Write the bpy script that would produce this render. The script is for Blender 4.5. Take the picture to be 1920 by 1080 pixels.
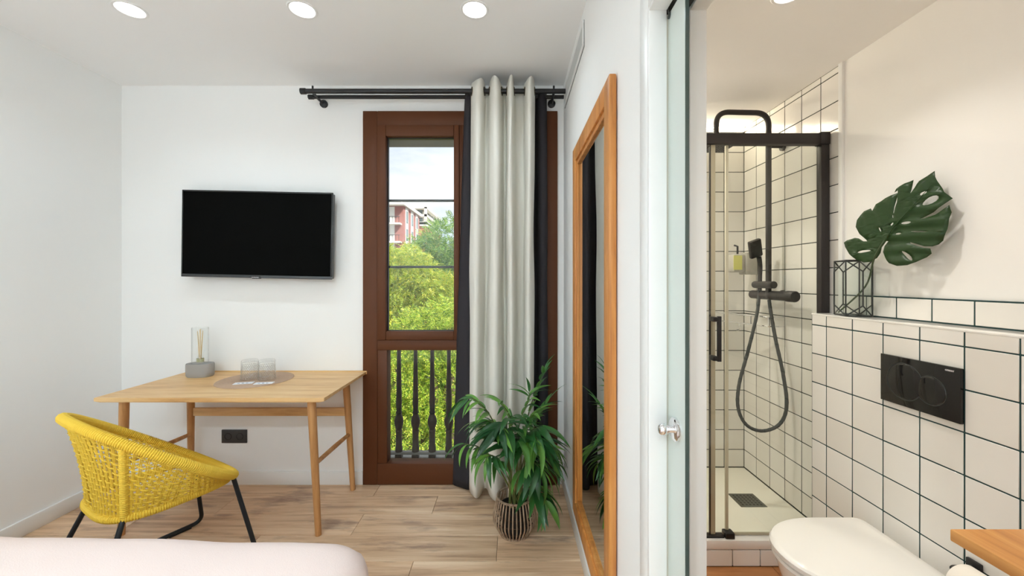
import bpy, bmesh, math, random
import numpy as np
from mathutils import Vector, Matrix, geometry
random.seed(7)
RNG = np.random.default_rng(11)
PI = math.pi
scene = bpy.context.scene
COL = scene.collection
for o in list(bpy.data.objects):
    bpy.data.objects.remove(o)

# ------------------------------------------------------------------ camera
F_PX, CX, CY, HC = 740.0, 960.0, 526.0, 1.397
cam_d = bpy.data.cameras.new('camera')
cam_d.sensor_width = 36.0
cam_d.lens = 36.0 * F_PX / 1920.0
cam_d.shift_y = -(540.0 - CY) / 1920.0
cam_d.clip_start = 0.02
cam_d.clip_end = 500
cam = bpy.data.objects.new('camera', cam_d)
cam.location = (0, 0, HC)
cam.rotation_euler = (PI / 2, 0, 0)
COL.objects.link(cam)
scene.camera = cam

def P(x, y, d):
    return Vector(((x - CX) * d / F_PX, d, HC - (y - CY) * d / F_PX))

# ------------------------------------------------------------------ world
world = bpy.data.worlds.new('sky')
scene.world = world
world.use_nodes = True
wn = world.node_tree
wn.nodes.clear()
w_out = wn.nodes.new('ShaderNodeOutputWorld')
w_bg = wn.nodes.new('ShaderNodeBackground')
w_tc = wn.nodes.new('ShaderNodeTexCoord')
w_map = wn.nodes.new('ShaderNodeMapping')
w_map.inputs['Scale'].default_value = (2.2, 2.2, 6.5)
w_noise = wn.nodes.new('ShaderNodeTexNoise')
w_noise.inputs['Scale'].default_value = 1.6
w_noise.inputs['Detail'].default_value = 6
w_ramp = wn.nodes.new('ShaderNodeValToRGB')
w_ramp.color_ramp.elements[0].position = 0.43
w_ramp.color_ramp.elements[0].color = (0.64, 0.72, 0.86, 1)
w_ramp.color_ramp.elements[1].position = 0.66
w_ramp.color_ramp.elements[1].color = (1.0, 1.0, 1.0, 1)
wn.links.new(w_tc.outputs['Generated'], w_map.inputs['Vector'])
wn.links.new(w_map.outputs['Vector'], w_noise.inputs['Vector'])
wn.links.new(w_noise.outputs['Fac'], w_ramp.inputs['Fac'])
wn.links.new(w_ramp.outputs['Color'], w_bg.inputs['Color'])
w_bg.inputs['Strength'].default_value = 1.3
wn.links.new(w_bg.outputs['Background'], w_out.inputs['Surface'])

sun_d = bpy.data.lights.new('sun', 'SUN')
sun_d.energy = 8.5
sun_d.angle = 0.03
sun_d.color = (1.0, 0.95, 0.85)
sun = bpy.data.objects.new('sun', sun_d)
sun.rotation_euler = Vector((-0.55, 0.45, -0.72)).to_track_quat('-Z', 'Y').to_euler()
COL.objects.link(sun)

REAR_FILL_W = 23.0         # watts of one added unseen downlight, bouncing frontal fill off the rear wall
DCOL = (.745, .915, 1.0)
DOWN_W = 2.4          # watts of one bedroom downlight
BATH_W = 3.9          # watts of one bathroom downlight
scene.cycles.max_bounces = 14
scene.cycles.diffuse_bounces = 9
scene.cycles.glossy_bounces = 5
scene.cycles.transparent_max_bounces = 24
scene.cycles.caustics_reflective = False
scene.cycles.caustics_refractive = False
vs = scene.view_settings
vs.view_transform = 'Standard'
vs.look = 'None'
vs.exposure = -0.06
vs.gamma = 1.0
vs.use_curve_mapping = False

# ------------------------------------------------------------------ materials
def lin(c):
    c = c / 255.0
    return c / 12.92 if c <= 0.04045 else ((c + 0.055) / 1.055) ** 2.4
def rgb(r, g, b):
    return (lin(r), lin(g), lin(b), 1.0)

MATS = {}
def mat(name, col, rough=0.5, metal=0.0, spec=0.5, trans=0.0, emit=None, estr=0.0):
    m = bpy.data.materials.new(name)
    m.use_nodes = True
    b = m.node_tree.nodes['Principled BSDF']
    b.inputs['Base Color'].default_value = col
    b.inputs['Roughness'].default_value = rough
    b.inputs['Metallic'].default_value = metal
    b.inputs['Specular IOR Level'].default_value = spec
    b.inputs['Transmission Weight'].default_value = trans
    if emit:
        b.inputs['Emission Color'].default_value = emit
        b.inputs['Emission Strength'].default_value = estr
    MATS[name] = m
    return m

def nodes(m):
    return m.node_tree, m.node_tree.nodes, m.node_tree.links, m.node_tree.nodes['Principled BSDF']

def add_bump(m, scale, strength, dist=0.01, detail=3, stretch=(1, 1, 1)):
    nt, N, L, b = nodes(m)
    tc = N.new('ShaderNodeTexCoord')
    mp = N.new('ShaderNodeMapping')
    mp.inputs['Scale'].default_value = stretch
    no = N.new('ShaderNodeTexNoise')
    no.inputs['Scale'].default_value = scale
    no.inputs['Detail'].default_value = detail
    bu = N.new('ShaderNodeBump')
    bu.inputs['Strength'].default_value = strength
    bu.inputs['Distance'].default_value = dist
    L.new(tc.outputs['Object'], mp.inputs['Vector'])
    L.new(mp.outputs['Vector'], no.inputs['Vector'])
    L.new(no.outputs['Fac'], bu.inputs['Height'])
    L.new(bu.outputs['Normal'], b.inputs['Normal'])
    return m

def wood(name, c_dark, c_mid, c_light, stretch, scale=3.0, rough=0.45, knots=None, per_obj=True, var=0.16, bump=0.08):
    """grain runs along the axis with the smallest stretch factor"""
    m = mat(name, c_mid, rough)
    nt, N, L, b = nodes(m)
    geo = N.new('ShaderNodeNewGeometry')
    oi = N.new('ShaderNodeObjectInfo')
    sc = N.new('ShaderNodeVectorMath'); sc.operation = 'SCALE'
    cmb = N.new('ShaderNodeCombineXYZ')
    for k in range(3):
        L.new(oi.outputs['Random'], cmb.inputs[k])
    L.new(cmb.outputs[0], sc.inputs[0])
    sc.inputs['Scale'].default_value = 37.0 if per_obj else 0.0
    ad = N.new('ShaderNodeVectorMath'); ad.operation = 'ADD'
    L.new(geo.outputs['Position'], ad.inputs[0])
    L.new(sc.outputs[0], ad.inputs[1])
    mp = N.new('ShaderNodeMapping')
    mp.inputs['Scale'].default_value = stretch
    L.new(ad.outputs[0], mp.inputs['Vector'])
    n1 = N.new('ShaderNodeTexNoise')
    n1.inputs['Scale'].default_value = scale
    n1.inputs['Detail'].default_value = 8
    n1.inputs['Roughness'].default_value = 0.65
    n1.inputs['Distortion'].default_value = 0.4
    L.new(mp.outputs['Vector'], n1.inputs['Vector'])
    rp = N.new('ShaderNodeValToRGB')
    e = rp.color_ramp.elements
    e[0].position = 0.30; e[0].color = c_dark
    e[1].position = 0.68; e[1].color = c_light
    q = e.new(0.48); q.color = c_mid
    L.new(n1.outputs['Fac'], rp.inputs['Fac'])
    col = rp.outputs['Color']
    if knots:
        mp2 = N.new('ShaderNodeMapping')
        mp2.inputs['Scale'].default_value = knots['stretch']
        L.new(ad.outputs[0], mp2.inputs['Vector'])
        n2 = N.new('ShaderNodeTexNoise')
        n2.inputs['Scale'].default_value = knots['scale']
        n2.inputs['Detail'].default_value = 5
        n2.inputs['Roughness'].default_value = 0.6
        L.new(mp2.outputs['Vector'], n2.inputs['Vector'])
        r2 = N.new('ShaderNodeValToRGB')
        r2.color_ramp.elements[0].position = knots['lo']; r2.color_ramp.elements[0].color = (0, 0, 0, 1)
        r2.color_ramp.elements[1].position = knots['hi']; r2.color_ramp.elements[1].color = (1, 1, 1, 1)
        L.new(n2.outputs['Fac'], r2.inputs['Fac'])
        mx = N.new('ShaderNodeMixRGB'); mx.blend_type = 'MIX'
        mx.inputs['Color2'].default_value = knots['col']
        ml = N.new('ShaderNodeMath'); ml.operation = 'MULTIPLY'; ml.inputs[1].default_value = knots.get('amt', 0.6)
        L.new(r2.outputs['Color'], ml.inputs[0])
        L.new(ml.outputs[0], mx.inputs['Fac'])
        L.new(col, mx.inputs['Color1'])
        col = mx.outputs['Color']
    if per_obj:
        hs = N.new('ShaderNodeHueSaturation')
        mr = N.new('ShaderNodeMapRange')
        mr.inputs['To Min'].default_value = 1 - var
        mr.inputs['To Max'].default_value = 1 + var
        L.new(oi.outputs['Random'], mr.inputs['Value'])
        L.new(mr.outputs[0], hs.inputs['Value'])
        L.new(col, hs.inputs['Color'])
        col = hs.outputs['Color']
    L.new(col, b.inputs['Base Color'])
    bu = N.new('ShaderNodeBump')
    bu.inputs['Strength'].default_value = bump
    bu.inputs['Distance'].default_value = 0.004
    L.new(n1.outputs['Fac'], bu.inputs['Height'])
    L.new(bu.outputs['Normal'], b.inputs['Normal'])
    return m

def glass(name, tint=(1, 1, 1, 1), ior=1.45, rough=0.0, boost=1.0):
    m = bpy.data.materials.new(name)
    m.use_nodes = True
    nt = m.node_tree; N = nt.nodes; L = nt.links
    N.clear()
    out = N.new('ShaderNodeOutputMaterial')
    tr = N.new('ShaderNodeBsdfTransparent'); tr.inputs['Color'].default_value = tint
    gl = N.new('ShaderNodeBsdfGlossy'); gl.inputs['Roughness'].default_value = rough
    fr = N.new('ShaderNodeLayerWeight'); fr.inputs['Blend'].default_value = 0.5     # Schlick reflectance, same from both sides of the pane
    pw = N.new('ShaderNodeMath'); pw.operation = 'POWER'; pw.inputs[1].default_value = 5.0
    L.new(fr.outputs['Facing'], pw.inputs[0])
    f0 = ((ior - 1) / (ior + 1)) ** 2
    ma = N.new('ShaderNodeMath'); ma.operation = 'MULTIPLY_ADD'; ma.inputs[1].default_value = 1 - f0; ma.inputs[2].default_value = f0
    L.new(pw.outputs[0], ma.inputs[0])
    mu = N.new('ShaderNodeMath'); mu.operation = 'MULTIPLY'; mu.inputs[1].default_value = boost; mu.use_clamp = True
    mx = N.new('ShaderNodeMixShader')
    L.new(ma.outputs[0], mu.inputs[0])
    L.new(mu.outputs[0], mx.inputs['Fac'])
    L.new(tr.outputs[0], mx.inputs[1])
    L.new(gl.outputs[0], mx.inputs[2])
    L.new(mx.outputs[0], out.inputs['Surface'])
    MATS[name] = m
    return m

def leafy(name, c1, c2, rough=0.45, transl=0.35, island=True, c3=None):
    m = bpy.data.materials.new(name)
    m.use_nodes = True
    nt = m.node_tree; N = nt.nodes; L = nt.links
    b = N['Principled BSDF']
    out = N['Material Output']
    src = N.new('ShaderNodeNewGeometry').outputs['Random Per Island'] if island else N.new('ShaderNodeObjectInfo').outputs['Random']
    rp = N.new('ShaderNodeValToRGB')
    rp.color_ramp.elements[0].color = c1
    rp.color_ramp.elements[1].color = c2
    if c3:
        q = rp.color_ramp.elements.new(0.5); q.color = c3
    L.new(src, rp.inputs['Fac'])
    L.new(rp.outputs[0], b.inputs['Base Color'])
    b.inputs['Roughness'].default_value = rough
    tl = N.new('ShaderNodeBsdfTranslucent')
    L.new(rp.outputs[0], tl.inputs['Color'])
    mx = N.new('ShaderNodeMixShader'); mx.inputs['Fac'].default_value = transl
    L.new(b.outputs[0], mx.inputs[1])
    L.new(tl.outputs[0], mx.inputs[2])
    L.new(mx.outputs[0], out.inputs['Surface'])
    MATS[name] = m
    return m

def fabric(name, col, transl=0.3, rough=0.9, scale=180.0):
    m = mat(name, col, rough, spec=0.15)
    add_bump(m, scale, 0.25, 0.002, 2, (1, 1, 0.5))
    if transl > 0:
        nt, N, L, b = nodes(m)
        tl = N.new('ShaderNodeBsdfTranslucent'); tl.inputs['Color'].default_value = col
        mx = N.new('ShaderNodeMixShader'); mx.inputs['Fac'].default_value = transl
        L.new(b.outputs[0], mx.inputs[1]); L.new(tl.outputs[0], mx.inputs[2])
        L.new(mx.outputs[0], N['Material Output'].inputs['Surface'])
    return m

M_wall = add_bump(mat('wall_paint', (0.90, 0.905, 0.90, 1), 0.75, spec=0.25), 90, 0.04, 0.003)
M_ceil = mat('ceiling_paint', (0.92, 0.925, 0.925, 1), 0.85, spec=0.2)
M_trim = mat('trim_white', (0.84, 0.845, 0.84, 1), 0.35)
M_bpaint = add_bump(mat('bath_paint', (0.90, 0.885, 0.865, 1), 0.8, spec=0.2), 90, 0.03, 0.003)
M_floor = wood('oak_floor', rgb(168, 132, 104), rgb(212, 177, 142), rgb(232, 204, 172), (0.55, 9.0, 1.0), 2.6, 0.42,
               knots=dict(stretch=(1.6, 6.0, 1.0), scale=1.7, lo=0.55, hi=0.70, col=rgb(132, 104, 92), amt=0.75), var=0.10)
M_bfloor = wood('bath_floor_oak', rgb(135, 88, 52), rgb(170, 114, 68), rgb(190, 132, 82), (0.55, 9.0, 1.0), 2.6, 0.45, var=0.06)
M_desk = wood('desk_oak', rgb(190, 142, 90), rgb(216, 172, 116), rgb(230, 194, 140), (0.7, 7.0, 7.0), 3.0, 0.42, per_obj=False)
M_deskleg = wood('desk_leg_oak', rgb(158, 108, 62), rgb(192, 140, 88), rgb(208, 160, 106), (9.0, 9.0, 0.7), 3.0, 0.45, var=0.04)
M_mirrorwood = wood('mirror_pine', rgb(168, 104, 48), rgb(200, 132, 64), rgb(218, 156, 88), (8.0, 8.0, 0.5), 3.0, 0.42, var=0.05)
M_vanity = wood('vanity_oak', rgb(164, 106, 54), rgb(194, 134, 72), rgb(212, 156, 92), (8.0, 0.6, 8.0), 3.0, 0.4, per_obj=False)
M_winframe = add_bump(mat('window_brown', rgb(92, 52, 28), 0.5, spec=0.28), 60, 0.03, 0.002)
M_steel_dark = mat('anthracite_metal', rgb(52, 56, 56), 0.5, spec=0.4)
M_black = mat('black_metal', rgb(24, 24, 27), 0.42, spec=0.5)
M_blackmatte = mat('black_matte', rgb(46, 42, 42), 0.5, spec=0.4)
M_screen = mat('tv_screen', rgb(9, 9, 8), 0.5, spec=0.03)
M_bezel = mat('tv_bezel', rgb(30, 31, 33), 0.22)
M_chin = mat('tv_chin', rgb(70, 72, 75), 0.3, 0.4)
M_print = mat('print_white', rgb(225, 225, 230), 0.5)
M_linen = fabric('linen_white', (0.90, 0.885, 0.83, 1), 0.22)
M_darkcurtain = fabric('curtain_charcoal', rgb(56, 54, 58), 0.0, 0.95)
M_chrome = mat('chrome', (0.82, 0.82, 0.84, 1), 0.08, 1.0)
M_brass = mat('eyelet_brass', rgb(110, 100, 78), 0.3, 1.0)
M_mirror = mat('mirror_glass', (0.86, 0.88, 0.87, 1), 0.0, 1.0)
M_win = glass('window_glass', (0.97, 0.985, 0.975, 1), 1.45, 0.0, 0.9)
M_shower = glass('shower_glass', (0.968, 0.985, 0.965, 1), 1.45, 0.0, 1.0)
M_doorglass = mat('satin_glass', (0.60, 0.66, 0.62, 1), 0.25, spec=0.5)
M_clear = glass('clear_glass', (0.985, 0.99, 0.988, 1), 1.5, 0.02, 1.6)
M_cut = glass('cut_glass', (0.86, 0.86, 0.855, 1), 1.9, 0.08, 4.5)
M_smoke = glass('vase_glass', (0.94, 0.955, 0.945, 1), 1.5, 0.0, 0.8)
M_yellow = add_bump(mat('yellow_rope', rgb(226, 190, 66), 0.6, spec=0.3), 220, 0.3, 0.002)
M_legblack = mat('chair_leg_black', rgb(38, 42, 46), 0.35, 0.3)
M_concrete = add_bump(mat('concrete', rgb(158, 156, 154), 0.85), 60, 0.15, 0.003)
M_reed = mat('reed', rgb(224, 196, 140), 0.7)
M_label = mat('label_cream', rgb(190, 190, 150), 0.6)
M_jute = add_bump(mat('placemat_weave', rgb(188, 160, 138), 0.9, spec=0.1), 130, 0.8, 0.004)
M_paper = mat('sachet_paper', rgb(232, 232, 236), 0.6)
M_blueprint = mat('sachet_print', rgb(80, 84, 108), 0.6)
M_bed = fabric('bedspread_pink', rgb(236, 217, 211), 0.0, 0.95, 260)
M_mattress = mat('mattress_white', (0.8, 0.8, 0.78, 1), 0.8)
M_stick = wood('basket_stick', rgb(100, 78, 62), rgb(150, 126, 104), rgb(182, 160, 138), (10, 10, 2), 6.0, 0.7, var=0.15)
M_basketdark = mat('basket_dark', rgb(62, 46, 36), 0.8)
M_pot = mat('nursery_pot', rgb(30, 26, 24), 0.6)
M_soil = add_bump(mat('soil', rgb(44, 32, 26), 0.95), 90, 1.0, 0.02)
M_palm = leafy('palm_leaf', rgb(30, 70, 38), rgb(124, 176, 74), 0.32, 0.25, island=False, c3=rgb(56, 112, 52))
M_stem = mat('palm_stem', rgb(92, 104, 52), 0.5)
M_cane = mat('palm_cane', rgb(168, 140, 92), 0.6)
M_grout = mat('grout_teal', rgb(44, 68, 68), 0.9, spec=0.2)
M_groutwarm = mat('grout_dark', rgb(58, 64, 58), 0.9, spec=0.2)
M_ceramic = mat('ceramic_white', (0.82, 0.80, 0.77, 1), 0.12, spec=0.5)
M_tray = mat('shower_tray', (0.80, 0.77, 0.68, 1), 0.5)
M_steel = mat('brushed_steel', rgb(120, 122, 116), 0.35, 0.9)
M_hole = mat('drain_dark', rgb(50, 52, 48), 0.7)
M_flush = mat('flush_black', rgb(14, 13, 14), 0.06, spec=0.5)
M_monstera = leafy('monstera_leaf', rgb(27, 60, 17), rgb(27, 60, 17), 0.42, 0.05, island=False)
M_tissue = add_bump(mat('tissue', rgb(238, 232, 224), 0.9), 60, 0.15, 0.003)
M_soapw = mat('dispenser_grey', rgb(176, 172, 162), 0.4)
M_soapy = mat('dispenser_label', rgb(218, 216, 120), 0.5)
M_lamp = mat('lamp_lens', (1, 1, 1, 1), 0.4, emit=(1, 0.98, 0.94, 1), estr=10.0)
M_led = mat('led_lens', (1, 1, 1, 1), 0.4, emit=(1, 0.88, 0.66, 1), estr=40.0)
M_brick = mat('red_brick', rgb(160, 104, 96), 0.9)
M_orange = mat('orange_render', rgb(206, 138, 92), 0.9)
M_bwhite = mat('building_white', rgb(226, 222, 214), 0.9)
M_bglass = mat('building_glass', rgb(108, 122, 120), 0.25)
M_slate = mat('roof_slate', rgb(150, 152, 156), 0.8)
M_stone = add_bump(mat('balcony_stone', rgb(150, 148, 142), 0.9), 20, 0.2, 0.01)
M_iron = mat('baluster_iron', rgb(58, 50, 46), 0.6)
M_street = mat('street', rgb(120, 120, 116), 0.9)
M_bark = add_bump(mat('bark', rgb(96, 78, 62), 0.9), 14, 0.6, 0.03)
M_tree1 = leafy('tree_leaf_yellow', rgb(134, 158, 58), rgb(226, 214, 88), 0.55, 0.35, c3=rgb(176, 196, 74))
M_tree2 = leafy('tree_leaf_green', rgb(86, 130, 50), rgb(176, 196, 86), 0.55, 0.35, c3=rgb(122, 166, 66))
M_tree3 = leafy('tree_leaf_fresh', rgb(84, 120, 36), rgb(224, 222, 92), 0.55, 0.38, c3=rgb(164, 196, 62))

# tile glaze: slightly uneven, tone varies by piece
M_tile = mat('white_glaze', (0.80, 0.775, 0.735, 1), 0.16, spec=0.5)
nt, N, L, b = nodes(M_tile)
oi = N.new('ShaderNodeObjectInfo')
rp = N.new('ShaderNodeValToRGB')
rp.color_ramp.elements[0].color = (0.755, 0.725, 0.68, 1)
rp.color_ramp.elements[1].color = (0.83, 0.81, 0.78, 1)
L.new(oi.outputs['Random'], rp.inputs['Fac'])
L.new(rp.outputs[0], b.inputs['Base Color'])
geo = N.new('ShaderNodeNewGeometry')
no = N.new('ShaderNodeTexNoise'); no.inputs['Scale'].default_value = 9.0; no.inputs['Detail'].default_value = 2
bu = N.new('ShaderNodeBump'); bu.inputs['Strength'].default_value = 0.22; bu.inputs['Distance'].default_value = 0.01
L.new(geo.outputs['Position'], no.inputs['Vector'])
L.new(no.outputs['Fac'], bu.inputs['Height'])
L.new(bu.outputs[0], b.inputs['Normal'])

# ------------------------------------------------------------------ object helpers
WM = {}
def link(o, parent=None, m=None):
    COL.objects.link(o)
    m = m if m is not None else Matrix.Identity(4)
    o.matrix_basis = m
    if parent is not None:
        o.parent = parent
        o.matrix_parent_inverse = WM[parent.name].inverted()
    WM[o.name] = m.copy()
    return o

def tag(o, label, cat=None, group=None, kind=None):
    if label: o['label'] = label
    if cat: o['category'] = cat
    if group: o['group'] = group
    if kind: o['kind'] = kind
    return o

def thing(name, loc, label, cat, group=None, kind=None):
    o = bpy.data.objects.new(name, None)
    o.empty_display_size = 0.05
    link(o, None, Matrix.Translation(Vector(loc)))
    return tag(o, label, cat, group, kind)

class MB:
    def __init__(s):
        s.v = []; s.f = []
    def quadgrid(s, rows, closed_u=False, closed_v=False):
        """rows: list of rows of points"""
        base = len(s.v); nv = len(rows); nu = len(rows[0])
        for r in rows:
            s.v.extend([tuple(p) for p in r])
        for i in range(nv if closed_v else nv - 1):
            for j in range(nu if closed_u else nu - 1):
                a = base + i * nu + j
                b_ = base + i * nu + (j + 1) % nu
                c = base + ((i + 1) % nv) * nu + (j + 1) % nu
                d = base + ((i + 1) % nv) * nu + j
                s.f.append((a, b_, c, d))
        return base
    def ngon(s, pts):
        b_ = len(s.v); s.v.extend([tuple(p) for p in pts]); s.f.append(tuple(range(b_, b_ + len(pts))))
    def box(s, a, c, rz=0.0, piv=None, M=None):
        x0, y0, z0 = a; x1, y1, z1 = c
        if x0 > x1: x0, x1 = x1, x0
        if y0 > y1: y0, y1 = y1, y0
        if z0 > z1: z0, z1 = z1, z0
        vs_ = [Vector(q) for q in ((x0, y0, z0), (x1, y0, z0), (x1, y1, z0), (x0, y1, z0), (x0, y0, z1), (x1, y0, z1), (x1, y1, z1), (x0, y1, z1))]
        if M is not None: vs_ = [M @ q for q in vs_]
        b_ = len(s.v); s.v.extend([tuple(q) for q in vs_])
        for f in ((3, 2, 1, 0), (4, 5, 6, 7), (0, 1, 5, 4), (1, 2, 6, 5), (2, 3, 7, 6), (3, 0, 4, 7)):
            s.f.append(tuple(b_ + k for k in f))
        return s
    def tube(s, pts, r, sides=8, closed=False, caps=True, squash=None):
        pts = [Vector(p) for p in pts]; n = len(pts)
        rs = r if isinstance(r, (list, tuple, np.ndarray)) else [r] * n
        tang = []
        for i in range(n):
            if closed: t = pts[(i + 1) % n] - pts[i - 1]
            else: t = pts[min(i + 1, n - 1)] - pts[max(i - 1, 0)]
            if t.length < 1e-9: t = Vector((0, 0, 1))
            tang.append(t.normalized())
        t0 = tang[0]
        ref = Vector((0, 0, 1)) if abs(t0.z) < 0.9 else Vector((1, 0, 0))
        nrm = (ref - t0 * ref.dot(t0)).normalized()
        rows = []
        for i in range(n):
            t = tang[i]
            nrm = nrm - t * nrm.dot(t)
            nrm = nrm.normalized() if nrm.length > 1e-8 else (Vector((1, 0, 0)) - t * t.x).normalized()
            bn = t.cross(nrm)
            rows.append([pts[i] + (nrm * math.cos(2 * PI * k / sides) + bn * math.sin(2 * PI * k / sides)) * rs[i] for k in range(sides)])
        base = s.quadgrid(rows, closed_u=True, closed_v=closed)
        if caps and not closed:
            s.f.append(tuple(base + k for k in reversed(range(sides))))
            s.f.append(tuple(base + (n - 1) * sides + k for k in range(sides)))
        return s
    def lathe(s, prof, c, segs=32, axis='Z', caps=True, M=None):
        """prof: list of (radius, height)"""
        rows = []
        c = Vector(c)
        for (r, h) in prof:
            row = []
            for k in range(segs):
                a = 2 * PI * k / segs
                if axis == 'Z': q = Vector((r * math.cos(a), r * math.sin(a), h))
                elif axis == 'Y': q = Vector((r * math.cos(a), h, -r * math.sin(a)))
                else: q = Vector((h, r * math.cos(a), r * math.sin(a)))
                if M is not None: q = M @ q
                row.append(c + q)
            rows.append(row)
        base = s.quadgrid(rows, closed_u=True)
        if caps:
            if prof[0][0] > 1e-6: s.f.append(tuple(base + k for k in reversed(range(segs))))
            if prof[-1][0] > 1e-6: s.f.append(tuple(base + (len(prof) - 1) * segs + k for k in range(segs)))
        return s
    def mesh(s, name, m=None, smooth=False, bevel=0.0, segs=2):
        me = bpy.data.meshes.new(name)
        me.from_pydata(s.v, [], s.f)
        if bevel > 0:
            bm = bmesh.new(); bm.from_mesh(me)
            bmesh.ops.remove_doubles(bm, verts=bm.verts, dist=1e-6)
            ed = [e for e in bm.edges if len(e.link_faces) == 2 and e.calc_face_angle(0) > 0.5]
            bmesh.ops.bevel(bm, geom=ed, offset=bevel, segments=segs, profile=0.5, affect='EDGES')
            bm.to_mesh(me); bm.free()
        me.update()
        if m is not None: me.materials.append(m)
        if smooth:
            me.polygons.foreach_set('use_smooth', [True] * len(me.polygons))
            try: me.set_sharp_from_angle(angle=math.radians(40))
            except Exception: pass
        return me
    def build(s, name, m, parent=None, smooth=False, bevel=0.0, label=None, kind=None, segs=2):
        # meshes are made in world space; move the origin to the middle of the footprint
        arr = np.array(s.v)
        lo = arr.min(0); hi = arr.max(0)
        org = Vector(((lo[0] + hi[0]) / 2, (lo[1] + hi[1]) / 2, lo[2]))
        s.v = [tuple(r) for r in (arr - np.array(org))]
        o = bpy.data.objects.new(name, s.mesh(name, m, smooth, bevel, segs))
        link(o, parent, Matrix.Translation(org))
        if label: o['label'] = label
        if kind: o['kind'] = kind
        return o

def box(name, a, c, m, parent=None, bevel=0.0, **k):
    return MB().box(a, c).build(name, m, parent, bevel=bevel, smooth=bevel > 0, **k)

def catmull(ps, n=8, closed=False):
    ps = [Vector(p) for p in ps]; out = []
    N_ = len(ps)
    for i in range(N_ if closed else N_ - 1):
        if closed: p0, p1, p2, p3 = ps[i - 1], ps[i], ps[(i + 1) % N_], ps[(i + 2) % N_]
        else: p0, p1, p2, p3 = ps[max(i - 1, 0)], ps[i], ps[i + 1], ps[min(i + 2, N_ - 1)]
        for k in range(n):
            t = k / n
            out.append(0.5 * ((2 * p1) + (-p0 + p2) * t + (2 * p0 - 5 * p1 + 4 * p2 - p3) * t * t + (-p0 + 3 * p1 - 3 * p2 + p3) * t ** 3))
    if not closed: out.append(ps[-1].copy())
    return out

def fillet(ps, r, n=6):
    """polyline with rounded corners"""
    ps = [Vector(p) for p in ps]; out = [ps[0]]
    for i in range(1, len(ps) - 1):
        a = (ps[i - 1] - ps[i]); c = (ps[i + 1] - ps[i])
        rr = min(r, a.length * 0.48, c.length * 0.48)
        p = ps[i] + a.normalized() * rr; q = ps[i] + c.normalized() * rr
        for k in range(n + 1):
            t = k / n
            out.append(p * (1 - t) ** 2 + ps[i] * 2 * t * (1 - t) + q * t * t)
    out.append(ps[-1])
    return out

def struct(o, label, cat):
    return tag(o, label, cat, kind='structure')

def text_mesh(body, size, m, name, M, parent=None):
    cu = bpy.data.curves.new('txt', 'FONT')
    cu.body = body; cu.size = size; cu.align_x = 'CENTER'; cu.align_y = 'CENTER'; cu.extrude = 0.0006
    to = bpy.data.objects.new('txt', cu)
    COL.objects.link(to)
    dg = bpy.context.evaluated_depsgraph_get()
    me = bpy.data.meshes.new_from_object(to.evaluated_get(dg))
    bpy.data.objects.remove(to)
    me.materials.clear(); me.materials.append(m)
    o = bpy.data.objects.new(name, me)
    return link(o, parent, M)

# ------------------------------------------------------------------ room sizes
D, H = 2.71, 2.735            # window wall depth, ceiling height
XL, XR = -2.68, 0.355         # bedroom side walls
YB = -1.7                     # wall behind the camera
XBL, XP, XS = 0.482, 1.44, 1.57   # bathroom: left face, pony wall face, right wall face
BD, BH, BY0 = 2.67, 2.431, -0.35  # bathroom depth, ceiling, near end
DJ, DN, DH = 1.0, 0.18, 2.085     # door opening: far jamb, near jamb, head
WX0, WX1, WZ0, WZ1 = -1.018, 0.311, 0.004, 2.554   # window opening

# ------------------------------------------------------------------ shell
mb = MB()
mb.box((XL - .2, D, 0), (WX0, D + .28, H)); mb.box((WX1, D, 0), (XR + .04, D + .28, H))
mb.box((WX0, D, WZ1), (WX1, D + .28, H)); mb.box((WX0, D, -.12), (WX1, D + .28, WZ0 - .001))
struct(mb.build('wall_back', M_wall), 'white painted wall with the brown framed window', 'wall')
struct(box('wall_left', (XL - .2, YB, 0), (XL, D, H), M_wall), 'plain white wall on the left behind the yellow chair', 'wall')
struct(box('wall_rear', (XL - .2, YB - .2, 0), (XR + .13, YB, H), M_wall), 'white wall closing the bedroom behind the bed', 'wall')
mb = MB()
mb.box((XR, DJ, 0), (XR + .033, D, H)); mb.box((XBL - .037, DJ, 0), (XBL, D, H))        # two leaves of the pocket
mb.box((XR + .033, 1.95, 0), (XBL - .037, D, H))
mb.box((XR, DN, DH), (XBL, DJ, H)); mb.box((XR + .033, DJ, DH), (XBL - .037, 1.95, H))
mb.box((XR, YB, 0), (XBL, DN, H))
struct(mb.build('wall_right', M_wall), 'white wall between bedroom and bathroom with the mirror', 'wall')
struct(box('ceiling', (XL - .2, YB - .2, H), (XBL, D + .28, H + .2), M_ceil), 'flat white bedroom ceiling with recessed lights', 'ceiling')
fl = struct(box('floor', (XL - .2, YB - .2, -.16), (XR + .02, D + .02, -.012), M_basketdark), 'bedroom floor of long oak planks', 'floor')

def plank_floor(parent, x0, x1, y_edges, joints, m, L=1.3):
    for r in range(len(y_edges) - 1):
        ya, yb = y_edges[r], y_edges[r + 1]
        off = joints.get(r, (r * 0.47) % L)
        xs = [x0]
        k = math.ceil((x0 - off) / L)
        while off + k * L < x1 - .02:
            if off + k * L > x0 + .02: xs.append(off + k * L)
            k += 1
        xs.append(x1)
        for a, c in zip(xs, xs[1:]):
            dz = random.uniform(-.0004, .0004)
            g = .0009
            mb = MB().box((a + g, ya + g, -.012), (c - g, yb - g, dz))
            mb.build('plank', m, parent, bevel=.0012, segs=1)
ye = [D]
y = 2.559
while y > YB: ye.append(y); y -= .198
ye.append(YB)
ye = ye[::-1]
n = len(ye) - 1
jo = {n - 2: -.48, n - 3: -.885, n - 4: -.078, n - 5: -.49, n - 6: -1.0, n - 1: -.9}
plank_floor(fl, XL, XR, ye, jo, M_floor)

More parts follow.
